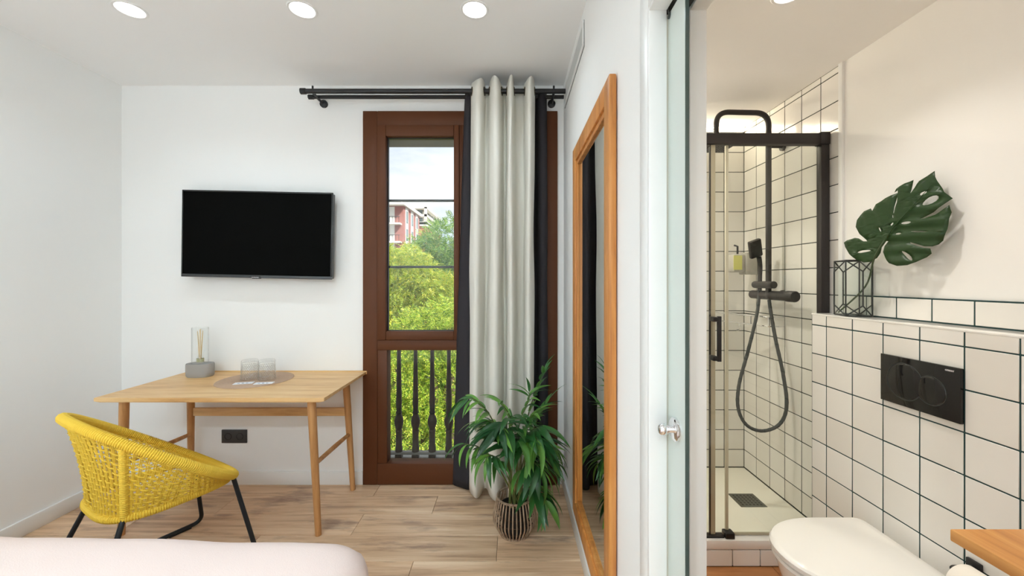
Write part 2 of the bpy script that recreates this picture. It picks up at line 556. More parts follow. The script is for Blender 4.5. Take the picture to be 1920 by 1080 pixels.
# baseboards
struct(box('baseboard_back', (XL, D - .014, 0), (WX0 - .002, D, .09), M_trim, bevel=.003), 'white skirting board under the desk along the window wall', 'baseboard')
struct(box('baseboard_left', (XL, YB, 0), (XL + .014, D - .014, .09), M_trim, bevel=.003), 'white skirting board along the left wall', 'baseboard')
struct(box('baseboard_right', (XR - .014, 1.07, 0), (XR, D, .09), M_trim, bevel=.003), 'white skirting board below the pine framed mirror', 'baseboard')

# door casing and jambs
tr = thing('trim_1', (XR, DJ, 0), 'white door casing and jamb round the bathroom doorway', 'door frame', kind='structure')
mb = MB(); mb.box((XR - .012, DJ, 0), (XR, DJ + .062, DH + .06)); mb.build('casing', M_trim, tr, bevel=.003, smooth=True)
mb = MB(); mb.box((XR - .006, DJ + .062, 0), (XR, DJ + .078, DH + .076)); mb.build('casing', M_trim, tr, bevel=.002, smooth=True)
mb = MB(); mb.box((XR - .012, DN - .06, DH), (XR, DJ, DH + .06)); mb.build('casing', M_trim, tr, bevel=.003, smooth=True)
mb = MB(); mb.box((XR - .012, DJ - .012, 0), (XR + .033, DJ, DH)); mb.build('jamb', M_trim, tr, bevel=.002, smooth=True)
mb = MB(); mb.box((XBL - .037, DJ - .012, 0), (XBL + .006, DJ, DH)); mb.build('jamb', M_trim, tr, bevel=.002, smooth=True)
mb = MB(); mb.box((XR - .012, DN, DH - .012), (XR + .033, DJ - .012, DH)); mb.build('jamb_head', M_trim, tr, bevel=.002, smooth=True)
mb = MB(); mb.box((XBL - .037, DN, DH - .012), (XBL + .006, DJ - .012, DH)); mb.build('jamb_head', M_trim, tr, bevel=.002, smooth=True)
mb = MB(); mb.box((XR + .0335, DJ - .008, 0), (XR + .0385, DJ + .02, DH - .02)); mb.build('brush_seal', mat('brush', rgb(196, 192, 180), .95), tr)
mb = MB(); mb.box((XR + .034, DN, DH - .004), (XBL - .038, DJ + .9, DH + .0)); mb.build('sliding_track', M_steel_dark, tr)

# glass pocket door
XG = .397
dr = thing('door_1', (XG, .9, 0), 'greenish glass sliding door standing in its wall pocket', 'door', kind='structure')
mb = MB(); mb.box((XG - .004, .896, .012), (XG + .004, 1.70, DH - .02)); mb.build('glass_panel', M_doorglass, dr, bevel=.001, segs=1)
mb = MB(); mb.box((XG - .0042, .8935, .012), (XG + .0042, .896, DH - .02)); mb.build('glass_edge', mat('glass_edge', rgb(70, 84, 80), .15), dr)
kz = HC - (805 - CY) * .945 / F_PX
kn = MB()
kn.lathe([(.0, .042), (.008, .042), (.0125, .039), (.0148, .033), (.0142, .027), (.010, .022), (.0085, .017), (.0085, .0)], (XG - .004, .945, kz), 28, 'X', M=Matrix.Scale(-1, 4, (1, 0, 0)))
kn.build('knob', M_chrome, dr, smooth=True)
kn = MB(); kn.lathe([(.0, .010), (.022, .010), (.028, .006), (.029, .0)], (XG - .004, .945, kz), 32, 'X', M=Matrix.Scale(-1, 4, (1, 0, 0)))
kn.build('rosette', M_chrome, dr, smooth=True)
kn = MB()
kn.lathe([(.022, .0), (.022, .004), (.0085, .006), (.0085, .010), (.0125, .013), (.0125, .018), (.008, .021), (.0, .021)], (XG + .004, .945, kz), 28, 'X')
kn.build('knob', M_chrome, dr, smooth=True)
mb = MB(); mb.tube(fillet([(XG - .005, .99, DH - .005), (XG - .008, .975, DH - .03), (XG - .006, .985, DH - .034)], .01), .003, 6)
mb.build('hanger', M_steel_dark, dr, smooth=True)

# ------------------------------------------------------------------ bathroom shell
wb = struct(box('wall_bathroom_back', (XBL, BD + .0012, 0), (XS + .2, BD + .2, BH), M_groutwarm), 'white square tiled back wall of the shower', 'wall')
mb = MB()
mb.box((XS + .0012, 1.874, 0), (XS + .2, BD + .0012, BH))
wr = struct(mb.build('wall_bathroom_right', M_groutwarm), 'white square tiled side wall of the shower with dark joints', 'wall')
struct(box('wall_bathroom_paint', (XS, BY0, 0), (XS + .2, 1.874, BH), M_bpaint), 'warm white painted bathroom wall above the tiled ledge', 'wall')
wp = struct(box('wall_pony', (XP + .0012, BY0, 0), (XS, 1.897, 1.232), M_grout), 'half-height white tiled wall behind the toilet', 'wall')
struct(box('wall_bathroom_near', (XBL, BY0 - .15, 0), (XS + .2, BY0, BH), M_bpaint), 'painted near wall of the bathroom beside the basin', 'wall')
struct(box('ceiling_bathroom', (XBL, BY0 - .15, BH), (XS + .2, BD + .2, BH + .15), M_bpaint), 'warm white lowered bathroom ceiling', 'ceiling')
bf = struct(box('floor_bathroom', (XR + .02, BY0, -.16), (XS, BD, -.012), M_basketdark), 'bathroom floor of orange brown wood planks', 'floor')
ye = list(np.arange(BY0, 1.9, .198)) + [1.93]
plank_floor(bf, XR + .02, XP, ye, {}, M_bfloor)
struct(box('trim_2', (XS - .012, 1.862, .13), (XS + .001, 1.886, BH), M_trim, bevel=.002), 'white vertical edge strip where the shower tiles end', 'trim')

TILES = {}
def tile_mesh(w, h, t=.007):
    key = (round(w, 4), round(h, 4))
    if key not in TILES:
        mb = MB().box((-w / 2, -t / 2, -h / 2), (w / 2, t / 2, h / 2))
        TILES[key] = mb.mesh('tile', M_tile, bevel=.0014, smooth=True, segs=1)
    return TILES[key]

def tiles(parent, axis, plane, us, zs, skip=None, gap=.0041, jit=.0035):
    """axis 'X': wall facing -X, us along Y; axis 'Y': wall facing -Y, us along X; 'Z' skip"""
    for i in range(len(us) - 1):
        for j in range(len(zs) - 1):
            w = abs(us[i + 1] - us[i]) - gap; h = abs(zs[j + 1] - zs[j]) - gap
            if w < .006 or h < .006: continue
            uc = (us[i] + us[i + 1]) / 2; zc = (zs[j] + zs[j + 1]) / 2
            if skip and skip(uc, zc): continue
            o = bpy.data.objects.new('tile', tile_mesh(w, h))
            tl_ = Matrix.Rotation(random.uniform(-jit, jit), 4, 'X') @ Matrix.Rotation(random.uniform(-jit, jit), 4, 'Z')
            if axis == 'Y':
                m = Matrix.Translation((uc, plane + .0035, zc)) @ tl_
            else:
                m = Matrix.Translation((plane + .0035, uc, zc)) @ Matrix.Rotation(-PI / 2, 4, 'Z') @ tl_
            link(o, parent, m)

TZ = .136
zrows = [BH] + [2.398 - .134 * k for k in range(17)]
zrows = [z for z in zrows if z > TZ + .02] + [TZ]
tiles(wb, 'Y', BD, [XS - .134 * k for k in range(9) if XS - .134 * k > XBL] + [XBL], zrows)
ucol = [BD - .1325 * k for k in range(7) if BD - .1325 * k > 1.89] + [1.886]
tiles(wr, 'X', XS, ucol, zrows)
PT = 1.236
prow = [PT] + [1.186 - .1365 * k for k in range(9)] + [0.0]
prow = [z for z in prow if z >= 0]
pcol = [1.897, 1.809] + [1.809 - .138 * k for k in range(1, 14)]
fc_y, fc_z = 1.393, HC - (725 - CY) * 1.393 / F_PX
tiles(wp, 'X', XP, pcol, prow)
# strip of tiles above the ledge on the painted wall
tiles(wp, 'X', XS - .008, [1.862, 1.740] + [1.740 - .1355 * k for k in range(1, 13)], [1.243, 1.328], jit=.002)
mb = MB().box((XP - .001, BY0, 1.2325), (XS - .0085, 1.8985, 1.2405)); mb.build('ledge_slab', M_ceramic, wp, bevel=.002, smooth=True)
mb = MB().box((XS - .0068, BY0, 1.24), (XS - .0005, 1.862, 1.331)); mb.build('grout_bed', M_grout, wp)

# shower tray on a tiled step
st = thing('shower_tray', (1.0, 2.3, 0), 'cream white shower tray set on a low tiled step', 'shower tray')
mb = MB().box((XBL + .002, 1.932, 0), (XS - .002, BD - .002, .118)); mb.build('plinth', M_grout, st)
mb = MB().box((XBL + .002, 1.9225, .085), (XS - .13, 1.99, .130)); mb.build('kerb', M_ceramic, st, bevel=.004, smooth=True)
mb = MB().box((XBL + .002, 1.985, .116), (XS - .003, BD - .003, .134)); mb.build('tray', M_tray, st, bevel=.003, smooth=True)
xs_ = [XBL + .002] + [XBL + .002 + .05 + .1355 * k for k in range(0, 7)] + [XP]
for a, c in zip(xs_, xs_[1:]):
    mb = MB().box((a + .002, 1.9245, .004), (c - .002, 1.932, .081)); mb.build('tile', M_tile, st, bevel=.0012, smooth=True, segs=1)
dg = MB()
dy0, dy1 = F_PX * (HC - .134) / (951 - CY), F_PX * (HC - .134) / (926 - CY)
dx0, dx1 = 1.277, 1.425
dn = thing('floor_drain', ((dx0 + dx1) / 2, (dy0 + dy1) / 2, .134), 'square steel drain grate in the shower tray', 'drain')
dg.box((dx0, dy0, .1335), (dx1, dy1, .1365)); dg.build('grate', M_steel, dn, bevel=.001, segs=1)
hb = MB()
for i in range(6):
    for j in range(6):
        hx = dx0 + .022 + i * (dx1 - dx0 - .044) / 5; hy = dy0 + .022 + j * (dy1 - dy0 - .044) / 5
        hb.lathe([(.0065, .1366), (.0065, .1370)], (hx, hy, 0), 8)
hb.build('holes', M_hole, dn, kind='stuff')

# ------------------------------------------------------------------ window
wz = lambda y, d=D: HC - (y - CY) * d / F_PX
wx = lambda x, d=D: (x - CX) * d / F_PX
win = thing('window_1', ((WX0 + WX1) / 2, D, 0), 'tall brown framed window with upper casement and low fixed pane', 'window', kind='structure')
FY0, FY1 = D - .02, D + .07
mb = MB().box((WX0, FY0, WZ0), (wx(709), FY1, WZ1)); mb.build('frame_stile', M_winframe, win, bevel=.004, smooth=True)
mb = MB().box((wx(1019), FY0, WZ0), (WX1, FY1, WZ1)); mb.build('frame_stile', M_winframe, win, bevel=.004, smooth=True)
mb = MB().box((wx(709), FY0, wz(237)), (wx(1019), FY1, WZ1)); mb.build('frame_head', M_winframe, win, bevel=.004, smooth=True)
mb = MB().box((wx(709), FY0, wz(656)), (wx(1019), FY1, wz(637))); mb.build('transom', M_winframe, win, bevel=.004, smooth=True)
mb = MB().box((wx(709), FY0, WZ0), (wx(1019), FY1, wz(867))); mb.build('bottom_rail', M_winframe, win, bevel=.004, smooth=True)
mb = MB().box((wx(709), FY0 + .004, wz(867)), (wx(727), FY1, wz(656))); mb.build('side_rail', M_winframe, win, bevel=.004, smooth=True)
mb = MB().box((wx(1001), FY0 + .004, wz(867)), (wx(1019), FY1, wz(656))); mb.build('side_rail', M_winframe, win, bevel=.004, smooth=True)
mb = MB().box((wx(862), FY0, wz(637)), (wx(868), FY1, wz(237))); mb.build('mullion', M_winframe, win, bevel=.002, smooth=True)
mb = MB().box((wx(727), D + .028, wz(867)), (wx(1001), D + .036, wz(656))); mb.build('pane', M_win, win)
for (xa, xb, nm) in ((709.6, 862, 0), (868, 1018.4, 1)):
    sy0, sy1 = FY0 - .012, FY1 - .02
    mb = MB()
    sash = thing  # noqa
    s0 = MB().box((wx(xa), sy0, wz(636.5)), (wx(xa + 16.5), sy1, wz(237.5))).build('sash', M_winframe, win, bevel=.005, smooth=True)
    for (a, c) in (((wx(xb - 10 + nm * 0), sy0, wz(636.5)), (wx(xb), sy1, wz(237.5))),
                   ((wx(xa + 16.5), sy0, wz(258)), (wx(xb - 10), sy1, wz(237.5))),
                   ((wx(xa + 16.5), sy0, wz(636.5)), (wx(xb - 10), sy1, wz(620)))):
        MB().box(a, c).build('sash_rail', M_winframe, s0, bevel=.005, smooth=True)
    MB().box((wx(xa + 16.5), D + .016, wz(620)), (wx(xb - 10), D + .026, wz(258))).build('pane', M_win, s0)
    # dark gasket round the glass
    mb = MB()
    ga, gb, gc, gd = wx(xa + 16.5), wx(xb - 10), wz(620), wz(258)
    mb.box((ga, D + .002, gc), (ga + .007, D + .016, gd)); mb.box((gb - .004, D + .002, gc), (gb, D + .016, gd))
    mb.box((ga, D + .002, gd - .007), (gb, D + .016, gd)); mb.box((ga, D + .002, gc), (gb, D + .016, gc + .004))
    mb.build('gasket', M_black, s0)
    for yb in (376, 500.5):
        MB().box((ga, D + .030, wz(yb + 2.2, D + .03)), (gb, D + .042, wz(yb - 2.2, D + .03))).build('glazing_bar', M_steel_dark, s0, bevel=.002, smooth=True)
for hz in (wz(440), wz(590)):
    MB().lathe([(.006, 0), (.006, .05)], (wx(864.5), FY0 - .006, hz), 10).build('hinge', M_winframe, win, smooth=True)
# shutter box seen at the head of the window from inside, and the outer reveal
struct(box('trim_3', (WX0 - .02, D + .11, 2.405), (WX1 + .02, D + .275, WZ1 + .02), M_stone), 'grey shutter box above the outside of the window', 'shutter box')

# ------------------------------------------------------------------ outdoors
struct(box('ground', (-160, D + .35, -9.4), (120, 160, -9.0), M_street), 'grey street far below the window', 'street')
bal = thing('balcony_rail', (-.4, 3.3, -.1), 'dark balustrade of turned balusters outside the low window', 'balustrade')
BYD = 3.25
MB().box((-2.6, D + .29, -.30), (2.6, BYD + .14, -.09)).build('slab', M_stone, bal, bevel=.01, smooth=True)
zt = wz(640, BYD); zb = wz(846, BYD)
MB().box((-2.6, BYD - .05, zt), (2.6, BYD + .05, zt + .07)).build('handrail', M_stone, bal, bevel=.01, smooth=True)
MB().box((-2.6, BYD - .022, zb - .022), (2.6, BYD + .022, zb)).build('bottom_rail', M_stone, bal, bevel=.004, smooth=True)
MB().box((-2.6, BYD - .03, -.09), (2.6, BYD + .03, -.062)).build('kerb', M_stone, bal, bevel=.004, smooth=True)
hh = zt - zb
prof = [(.030, 0), (.030, .04), (.026, .05), (.024, .16), (.028, .19), (.022, .20), (.036, .25), (.038, .275), (.034, .30), (.020, .34), (.026, .355), (.020, .37), (.024, .44), (.020, .60), (.016, .85), (.016, .93), (.024, .96), (.024, 1.0)]
bme = MB(); bme.lathe([(r, h * (hh + .0)) for r, h in prof], (0, 0, 0), 14)
bme = bme.mesh('baluster', M_iron, smooth=True)
for k in range(-12, 26):
    xk = wx(748, BYD) + k * 31.2 * BYD / F_PX
    if not -2.5 < xk < 2.5: continue
    link(bpy.data.objects.new('baluster', bme), bal, Matrix.Translation((xk, BYD, zb)))
    MB().box((xk - .026, BYD - .026, -.062), (xk + .026, BYD + .026, zb - .022)).build('foot', M_iron, bal)

def spray_tree(name, label, base, blobs, m, n, seed, leaf=.085, top=2.0):
    r = np.random.default_rng(seed)
    root = thing(name, base, label, 'tree', group='trees outside the window')
    tr_ = MB()
    bx, by, bz = base
    fork = Vector((bx, by, top - 3.2))
    tr_.tube(catmull([(bx, by, bz), (bx + .15, by, bz + 2.5), fork], 5), list(np.linspace(.28, .17, 11)), 8)
    tr_.build('trunk', M_bark, root, smooth=True)
    for (c, rad) in blobs:
        c = Vector(c)
        mid = fork.lerp(c, .5) + Vector((r.uniform(-.3, .3), r.uniform(-.3, .3), .25))
        pts = catmull([fork, mid, c], 5)
        MB().tube(pts, list(np.linspace(.10, .02, len(pts))), 6).build('branch', M_bark, root, smooth=True)
    # pinnate sprays scattered through the blobs
    vol = np.array([b_[1][0] * b_[1][1] * b_[1][2] for b_ in blobs]) ** .67
    pick = r.choice(len(blobs), n, p=vol / vol.sum())
    cen = np.array([b_[0] for b_ in blobs])[pick]; rad = np.array([b_[1] for b_ in blobs])[pick]
    d = r.normal(size=(n, 3)); d /= np.linalg.norm(d, axis=1)[:, None]
    rr = r.uniform(.35, 1, n) ** .45
    rr *= 1 + .16 * np.sin(d[:, 0] * 7 + pick) * np.cos(d[:, 2] * 6 + pick * 2)
    pos = cen + d * rad * rr[:, None]
    ax = d + r.normal(size=(n, 3)) * .6; ax[:, 2] -= .35
    ax /= np.linalg.norm(ax, axis=1)[:, None]
    up = r.normal(size=(n, 3)) * .5; up[:, 2] += 1
    side = np.cross(ax, up); side /= np.linalg.norm(side, axis=1)[:, None]
    nrm = np.cross(side, ax)
    K = 5
    L_ = leaf * r.uniform(.75, 1.3, n)
    verts = []; 
    for k in range(K):
        for sgn in (-1, 1):
            t = (k + .5) / K
            b0 = pos + ax * (t * 2.6 * L_)[:, None] - nrm * (t * t * .7 * L_)[:, None]
            dirv = side * sgn * .85 + ax * .5 - nrm * .35
            w = ax * .20
            l = (L_ * (1 - .35 * abs(t - .45)))[:, None]
            verts.append(np.stack([b0, b0 + dirv * l * .5 - w * l, b0 + dirv * l, b0 + dirv * l * .5 + w * l], 1))
    V = np.concatenate(verts, 0).reshape(-1, 3)
    org = np.array([bx, by, top])
    V = V - org
    nq = len(V) // 4
    me = bpy.data.meshes.new('crown')
    me.vertices.add(len(V)); me.vertices.foreach_set('co', V.ravel().astype(np.float32))
    me.loops.add(nq * 4); me.loops.foreach_set('vertex_index', np.arange(nq * 4, dtype=np.int32))
    me.polygons.add(nq); me.polygons.foreach_set('loop_start', np.arange(0, nq * 4, 4, dtype=np.int32))
    me.polygons.foreach_set('loop_total', np.full(nq, 4, dtype=np.int32))
    me.update(calc_edges=True); me.validate()
    me.materials.append(m)
    o = link(bpy.data.objects.new('crown', me), root, Matrix.Translation(tuple(org)))
    o['kind'] = 'stuff'
    return root

def bl(x, y, d, rx, ry, rz):
    p = P(x, y, d)
    return ((p.x, p.y, p.z), (rx, ry, rz))
spray_tree('street_tree', 'tall green tree, its rounded top highest right of the buildings', (P(845, 500, 15).x, 15, -9),
           [bl(836, 462, 15, .95, 1.0, 1.05), bl(800, 480, 15.2, .9, 1.0, .8), bl(860, 500, 15, 1.1, 1.1, 1.1), bl(900, 500, 15.4, 1.3, 1.2, 1.3),
            bl(820, 540, 15, 1.5, 1.2, 1.3), bl(760, 560, 15.3, 1.4, 1.2, 1.2), bl(950, 560, 15, 1.6, 1.3, 1.5)], M_tree2, 9000, 3, .10, 3.0)
spray_tree('street_tree', 'yellowish tree below the red brick house in the window', (P(740, 600, 11.5).x, 11.5, -9),
           [bl(760, 505, 11.5, .75, .9, .62), bl(720, 500, 11.7, .8, .9, .6), bl(790, 540, 11.5, .8, .9, .7), bl(740, 570, 11.3, 1.0, 1.0, .9),
            bl(660, 540, 11.7, 1.0, 1.0, 1.0), bl(830, 560, 11.7, .7, .8, .7), bl(700, 640, 11.3, 1.1, 1.0, 1.0)], M_tree1, 8500, 5, .085, 1.6)
spray_tree('street_tree', 'bright green tree close behind the balcony balusters', (P(800, 800, 8.2).x, 8.2, -9),
           [bl(800, 640, 8.6, .85, .8, .75), bl(860, 620, 8.8, .8, .8, .8), bl(740, 690, 8.3, .8, .7, .7), bl(830, 740, 8.2, .85, .7, .8),
            bl(770, 800, 8.0, .85, .7, .7), bl(860, 850, 8.1, .9, .7, .8), bl(700, 820, 8.2, .9, .7, .9), bl(940, 740, 8.6, 1.0, .8, 1.2), bl(780, 930, 8.3, 1.3, .8, .9)], M_tree3, 11000, 9, .062, .6)
spray_tree('street_tree', 'dark green tree filling the gaps behind the nearer crowns', (P(700, 700, 19).x, 19, -9),
           [bl(700, 560, 19, 2.6, 1.4, 1.7), bl(820, 600, 19, 2.6, 1.4, 1.9), bl(760, 700, 18.5, 3.2, 1.4, 2.0), bl(900, 660, 19, 2.8, 1.4, 2.4), bl(860, 800, 18, 3.4, 1.4, 2.2), bl(720, 840, 18, 3.2, 1.4, 2.2)],
           M_tree2, 9000, 13, .16, 1.0)

def house(root, wall_m, x0, x1, y0, y1, z0, z1):
    return MB().box((x0, y0, z0), (x1, y1, z1)).build('wall', wall_m, root)
BDST = 65.0
hA = thing('apartment_house', (-24, BDST, -9), 'red brick house with white balconies seen through the window', 'building')
xa1 = wx(757, BDST); xa0 = xa1 - 14; zA = wz(385, BDST)
house(hA, M_brick, xa0, xa1, BDST, BDST + 11, -9, zA)
MB().box((xa0 - .2, BDST - 1.3, zA - .1), (xa1 + .4, BDST + 11.3, zA + .45)).build('cornice', M_bwhite, hA)
for k in range(5):
    zf = zA - 3.0 * (k + 1)
    MB().box((xa0, BDST - 1.25, zf - .25), (xa1 - .3, BDST, zf)).build('balcony_slab', M_bwhite, hA)
    rl = MB()
    for q in range(28): rl.box((xa0 + q * .5, BDST - 1.22, zf), (xa0 + q * .5 + .06, BDST - 1.17, zf + .95))
    rl.box((xa0, BDST - 1.24, zf + .95), (xa1 - .3, BDST - 1.15, zf + 1.02))
    rl.build('railing', M_steel_dark, hA)
    for (ox, w_) in ((-3.2, 1.6), (-1.7 - .2, .1), (-6.4, 1.8), (-10, 1.8)):
        if w_ < .2: continue
        w = MB().box((xa1 + ox - w_ / 2 - .18, BDST - .08, zf), (xa1 + ox + w_ / 2 + .18, BDST + .02, zf + 2.4)).build('window', M_bwhite, hA)
        MB().box((xa1 + ox - w_ / 2 + .12, BDST - .12, zf + .2), (xa1 + ox + w_ / 2 - .12, BDST - .07, zf + 2.2)).build('pane', M_bglass, w)
    MB().box((xa1 - 9.0, BDST - .05, zf), (xa1 - 1.5, BDST - .001, zf + 2.75)).build('white_bay', M_bwhite, hA)
    for q in range(3):
        yy = BDST + 1.0 + q * 3.5
        MB().box((xa1, yy, zf - .2), (xa1 + .06, yy + 1.7, zf + 2.8)).build('white_bay', M_bwhite, hA)
        w = MB().box((xa1 + .05, yy + .35, zf + .3), (xa1 + .12, yy + 1.35, zf + 2.3)).build('window', M_bglass, hA)
hB = thing('apartment_house', (-18, 84, -9), 'white terraced house with orange lower wall right of the brick house', 'building')
B2 = 84.0
xb0 = wx(770, B2); xb1 = wx(797, B2); zB = wz(394, B2); zs = wz(424, B2)
house(hB, M_orange, xb0 - 4, xb1, B2, B2 + 18, -9, zs)
MB().box((xb0 - 4, B2 - .4, zs), (xb1 + .4, B2 + 18, zs + .9)).build('parapet', M_bwhite, hB)
MB().box((xb0 - 4, B2 + 1.6, zs), (xb1 - .6, B2 + 17, zB)).build('wall', M_bwhite, hB)
for k in range(3):
    zf = zs + .3 + k * (zB - zs) / 2
    MB().box((xb0 - 4, B2 - .4, zf), (xb1 + .4, B2 + 18, zf + .5)).build('balcony_slab', M_bwhite, hB)
    if k < 2:
        for q in range(3):
            MB().box((xb1 - 2.2 - 1.9 * q, B2 + 1.4, zf + .6), (xb1 - .9 - 1.9 * q, B2 + 1.62, zf + 1.75)).build('window', M_bglass, hB)
        for q in range(4):
            MB().box((xb1 - .62, B2 + 2.5 + q * 3.8, zf + .6), (xb1 - .55, B2 + 4.7 + q * 3.8, zf + 1.75)).build('window', M_bglass, hB)
        MB().box((xb1 - .1, B2 - .4, zf), (xb1 + .4, B2 + .1, zf + 2.0)).build('pillar', M_bwhite, hB)
MB().box((xb0 - 3, B2 + 2, zB), (xb1 - .8, B2 + 14, zB + .7)).build('roof', M_slate, hB)

# ------------------------------------------------------------------ ceiling lights
def downlight(x, y, z, label, watts, color, group, r=.055, spread=118):
    t = thing('downlight', (x, y, z), label, 'ceiling light', group)
    MB().lathe([(r, -.0005), (r + .004, -.004), (r + .012, -.004), (r + .016, -.0005)], (x, y, z), 32, caps=False).build('trim_ring', M_trim, t, smooth=True)
    MB().lathe([(0.0, -.002), (r, -.002), (r, -.0006), (0.0, -.0006)], (x, y, z), 28, caps=False).build('lens', M_lamp if watts != BATH_W else M_lamp, t)
    ld = bpy.data.lights.new('downlight_lamp', 'AREA')
    ld.shape = 'DISK'; ld.size = r * 1.9; ld.energy = watts; ld.color = color
    ld.spread = math.radians(spread)
    lo = bpy.data.objects.new('lamp', ld)
    link(lo, t, Matrix.Translation((x, y, z - .012)))
    return t
dl = F_PX * (H - HC) / 508.0
for px, lb in ((244, 'round recessed ceiling light nearest the left wall'), (567, 'round recessed ceiling light in the middle of three'), (890, 'round recessed ceiling light nearest the curtain and mirror')):
    downlight((px - CX) * dl / F_PX, dl, H, lb, DOWN_W, DCOL, 'bedroom downlights', spread=135)
for yy, ww, rw in ((.30, 2.0, 'over the middle of the bed'), (-1.30, REAR_FILL_W, 'beside the rear wall')):  # both rows are out of view, added to even out the bedroom light
    for px, sd in ((244, 'left hand'), (567, 'central'), (890, 'right hand')):
        downlight((px - CX) * dl / F_PX, yy, H, sd + ' added unseen recessed ceiling light ' + rw, ww * (.62 if px == 890 else 1.12), DCOL, 'added bedroom downlights out of view', spread=150)
downlight(1.0, 1.42, BH, 'round recessed bathroom ceiling light above the toilet', BATH_W, (1, .955, .885), 'bathroom downlights', .045)
downlight(1.0, .05, BH, 'added unseen bathroom ceiling light above the basin counter', BATH_W, (1, .955, .885), 'bathroom downlights', .045)  # lamp added out of view for bounce off the near wall
downlight(.78, 2.30, BH, 'added unseen ceiling light inside the shower', 7.5, (1, .92, .80), 'bathroom downlights', .045)  # lamp added behind the jamb to brighten the shower
t = thing('led_strip', (1.0, BD - .03, BH), 'glowing warm light strip along the top of the shower back wall', 'light strip')
MB().box((XBL + .01, BD - .022, BH - .036), (XS - .012, BD - .002, BH - .001)).build('profile', M_trim, t)
MB().box((XBL + .012, BD - .026, BH - .034), (XS - .014, BD - .0222, BH - .004)).build('diffuser', M_led, t)

# ventilation grille
gy0, gy1, gz0, gz1 = 1.93, 2.63, 2.543, 2.673
t = thing('air_grille', (XR, (gy0 + gy1) / 2, gz0), 'white ventilation grille with fine fins high on the mirror wall', 'vent')
MB().box((XR - .004, gy0, gz0), (XR - .0005, gy1, gz1)).build('plate', mat('grille_shadow', rgb(120, 122, 122), .8), t)
for (a, c) in (((gy0, gz0), (gy1, gz0 + .018)), ((gy0, gz1 - .018), (gy1, gz1)), ((gy0, gz0 + .018), (gy0 + .018, gz1 - .018)), ((gy1 - .018, gz0 + .018), (gy1, gz1 - .018))):
    MB().box((XR - .010, a[0], a[1]), (XR - .001, c[0], c[1])).build('frame', M_trim, t, bevel=.002, segs=1)
mb = MB()
for k in range(60):
    yk = gy0 + .024 + k * (gy1 - gy0 - .048) / 59
    mb.box((XR - .0085, yk - .002, gz0 + .018), (XR - .004, yk + .002, gz1 - .018))
mb.build('fins', mat('fin_grey', rgb(205, 206, 204), .5), t, kind='stuff')

# ------------------------------------------------------------------ tv
tz, tx, td = HC + 86 * 2.62 / F_PX, (481.5 - CX) * 2.62 / F_PX, 2.62
TW, TH = 1.0, .577
tvM = Matrix.Translation((tx, td, tz)) @ Matrix.Rotation(math.radians(1.2), 4, 'Y') @ Matrix.Rotation(math.radians(0.6), 4, 'X')
tv = thing('television', (tx, td, tz - TH / 2), 'black flat television mounted slightly crooked above the desk', 'television')
def tvbox(name, a, c, m, bevel=.002, par=None):
    return MB().box(a, c, M=tvM).build(name, m, par or tv, bevel=bevel, smooth=True)
tvbox('housing', (-TW / 2 + .004, .006, -TH / 2 + .004), (TW / 2 - .004, .05, TH / 2 - .004), M_bezel, .006)
tvbox('screen', (-TW / 2 + .009, .0015, -TH / 2 + .020), (TW / 2 - .009, .008, TH / 2 - .010), M_screen, 0)
tvbox('bezel_side', (-TW / 2, 0, -TH / 2 + .018), (-TW / 2 + .009, .014, TH / 2), M_bezel)
tvbox('bezel_side', (TW / 2 - .009, 0, -TH / 2 + .018), (TW / 2, .014, TH / 2), M_bezel)
tvbox('bezel_top', (-TW / 2 + .009, 0, TH / 2 - .010), (TW / 2 - .009, .014, TH / 2), M_bezel)
chin = tvbox('bezel_bottom', (-TW / 2, 0, -TH / 2), (TW / 2, .016, -TH / 2 + .020), M_chin)
tvbox('logo_plate', (-.028, -.002, -TH / 2 - .004), (.028, .012, -TH / 2 + .012), M_bezel, .002, chin)
text_mesh('SAMSUNG', .0105, M_print, 'logo_lettering', tvM @ Matrix.Translation((-.004, -.0032, -TH / 2 + .0045)) @ Matrix.Rotation(PI / 2, 4, 'X'), chin)
MB().box((tx - .12, td + .05, tz - .12), (tx + .12, D - .001, tz + .12)).build('wall_bracket', M_black, tv, bevel=.004)

# ------------------------------------------------------------------ desk
DZ = .775
dk = thing('desk', (-1.6, 2.38, 0), 'light oak writing desk with slender splayed legs against the wall', 'desk')
dx0, dx1, dy0, dy1 = -2.215, -.995, 2.09, 2.692
mb = MB()
mb.quadgrid([[(dx0 + .03, dy0 + .002, DZ - .024), (dx1 - .03, dy0 + .002, DZ - .024), (dx1 - .03, dy1, DZ - .024), (dx0 + .03, dy1, DZ - .024)],
             [(dx0, dy0, DZ - .018), (dx1, dy0, DZ - .018), (dx1, dy1, DZ - .014), (dx0, dy1, DZ - .014)],
             [(dx0, dy0, DZ - .001), (dx1, dy0, DZ - .001), (dx1, dy1, DZ - .001), (dx0, dy1, DZ - .001)],
             [(dx0 + .001, dy0 + .001, DZ), (dx1 - .001, dy0 + .001, DZ), (dx1 - .001, dy1, DZ), (dx0 + .001, dy1, DZ)]], closed_u=True)
mb.f.append((3, 2, 1, 0)); mb.f.append((12, 13, 14, 15))
mb.build('tabletop', M_desk, dk)
MB().box((dx0 - .006, dy1 - .004, DZ - .016), (dx1 + .006, dy1 + .012, DZ + .006)).build('back_lip', M_desk, dk, bevel=.002, smooth=True)
def desk_leg(top, foot):
    top = Vector(top); foot = Vector(foot)
    pts = [foot.lerp(top, t) for t in np.linspace(0, 1, 9)]
    MB().tube(pts, [.0165 + .0055 * min(1, t * 1.2) for t in np.linspace(0, 1, 9)], 16).build('leg', M_deskleg, dk, smooth=True)
zt_ = DZ - .030
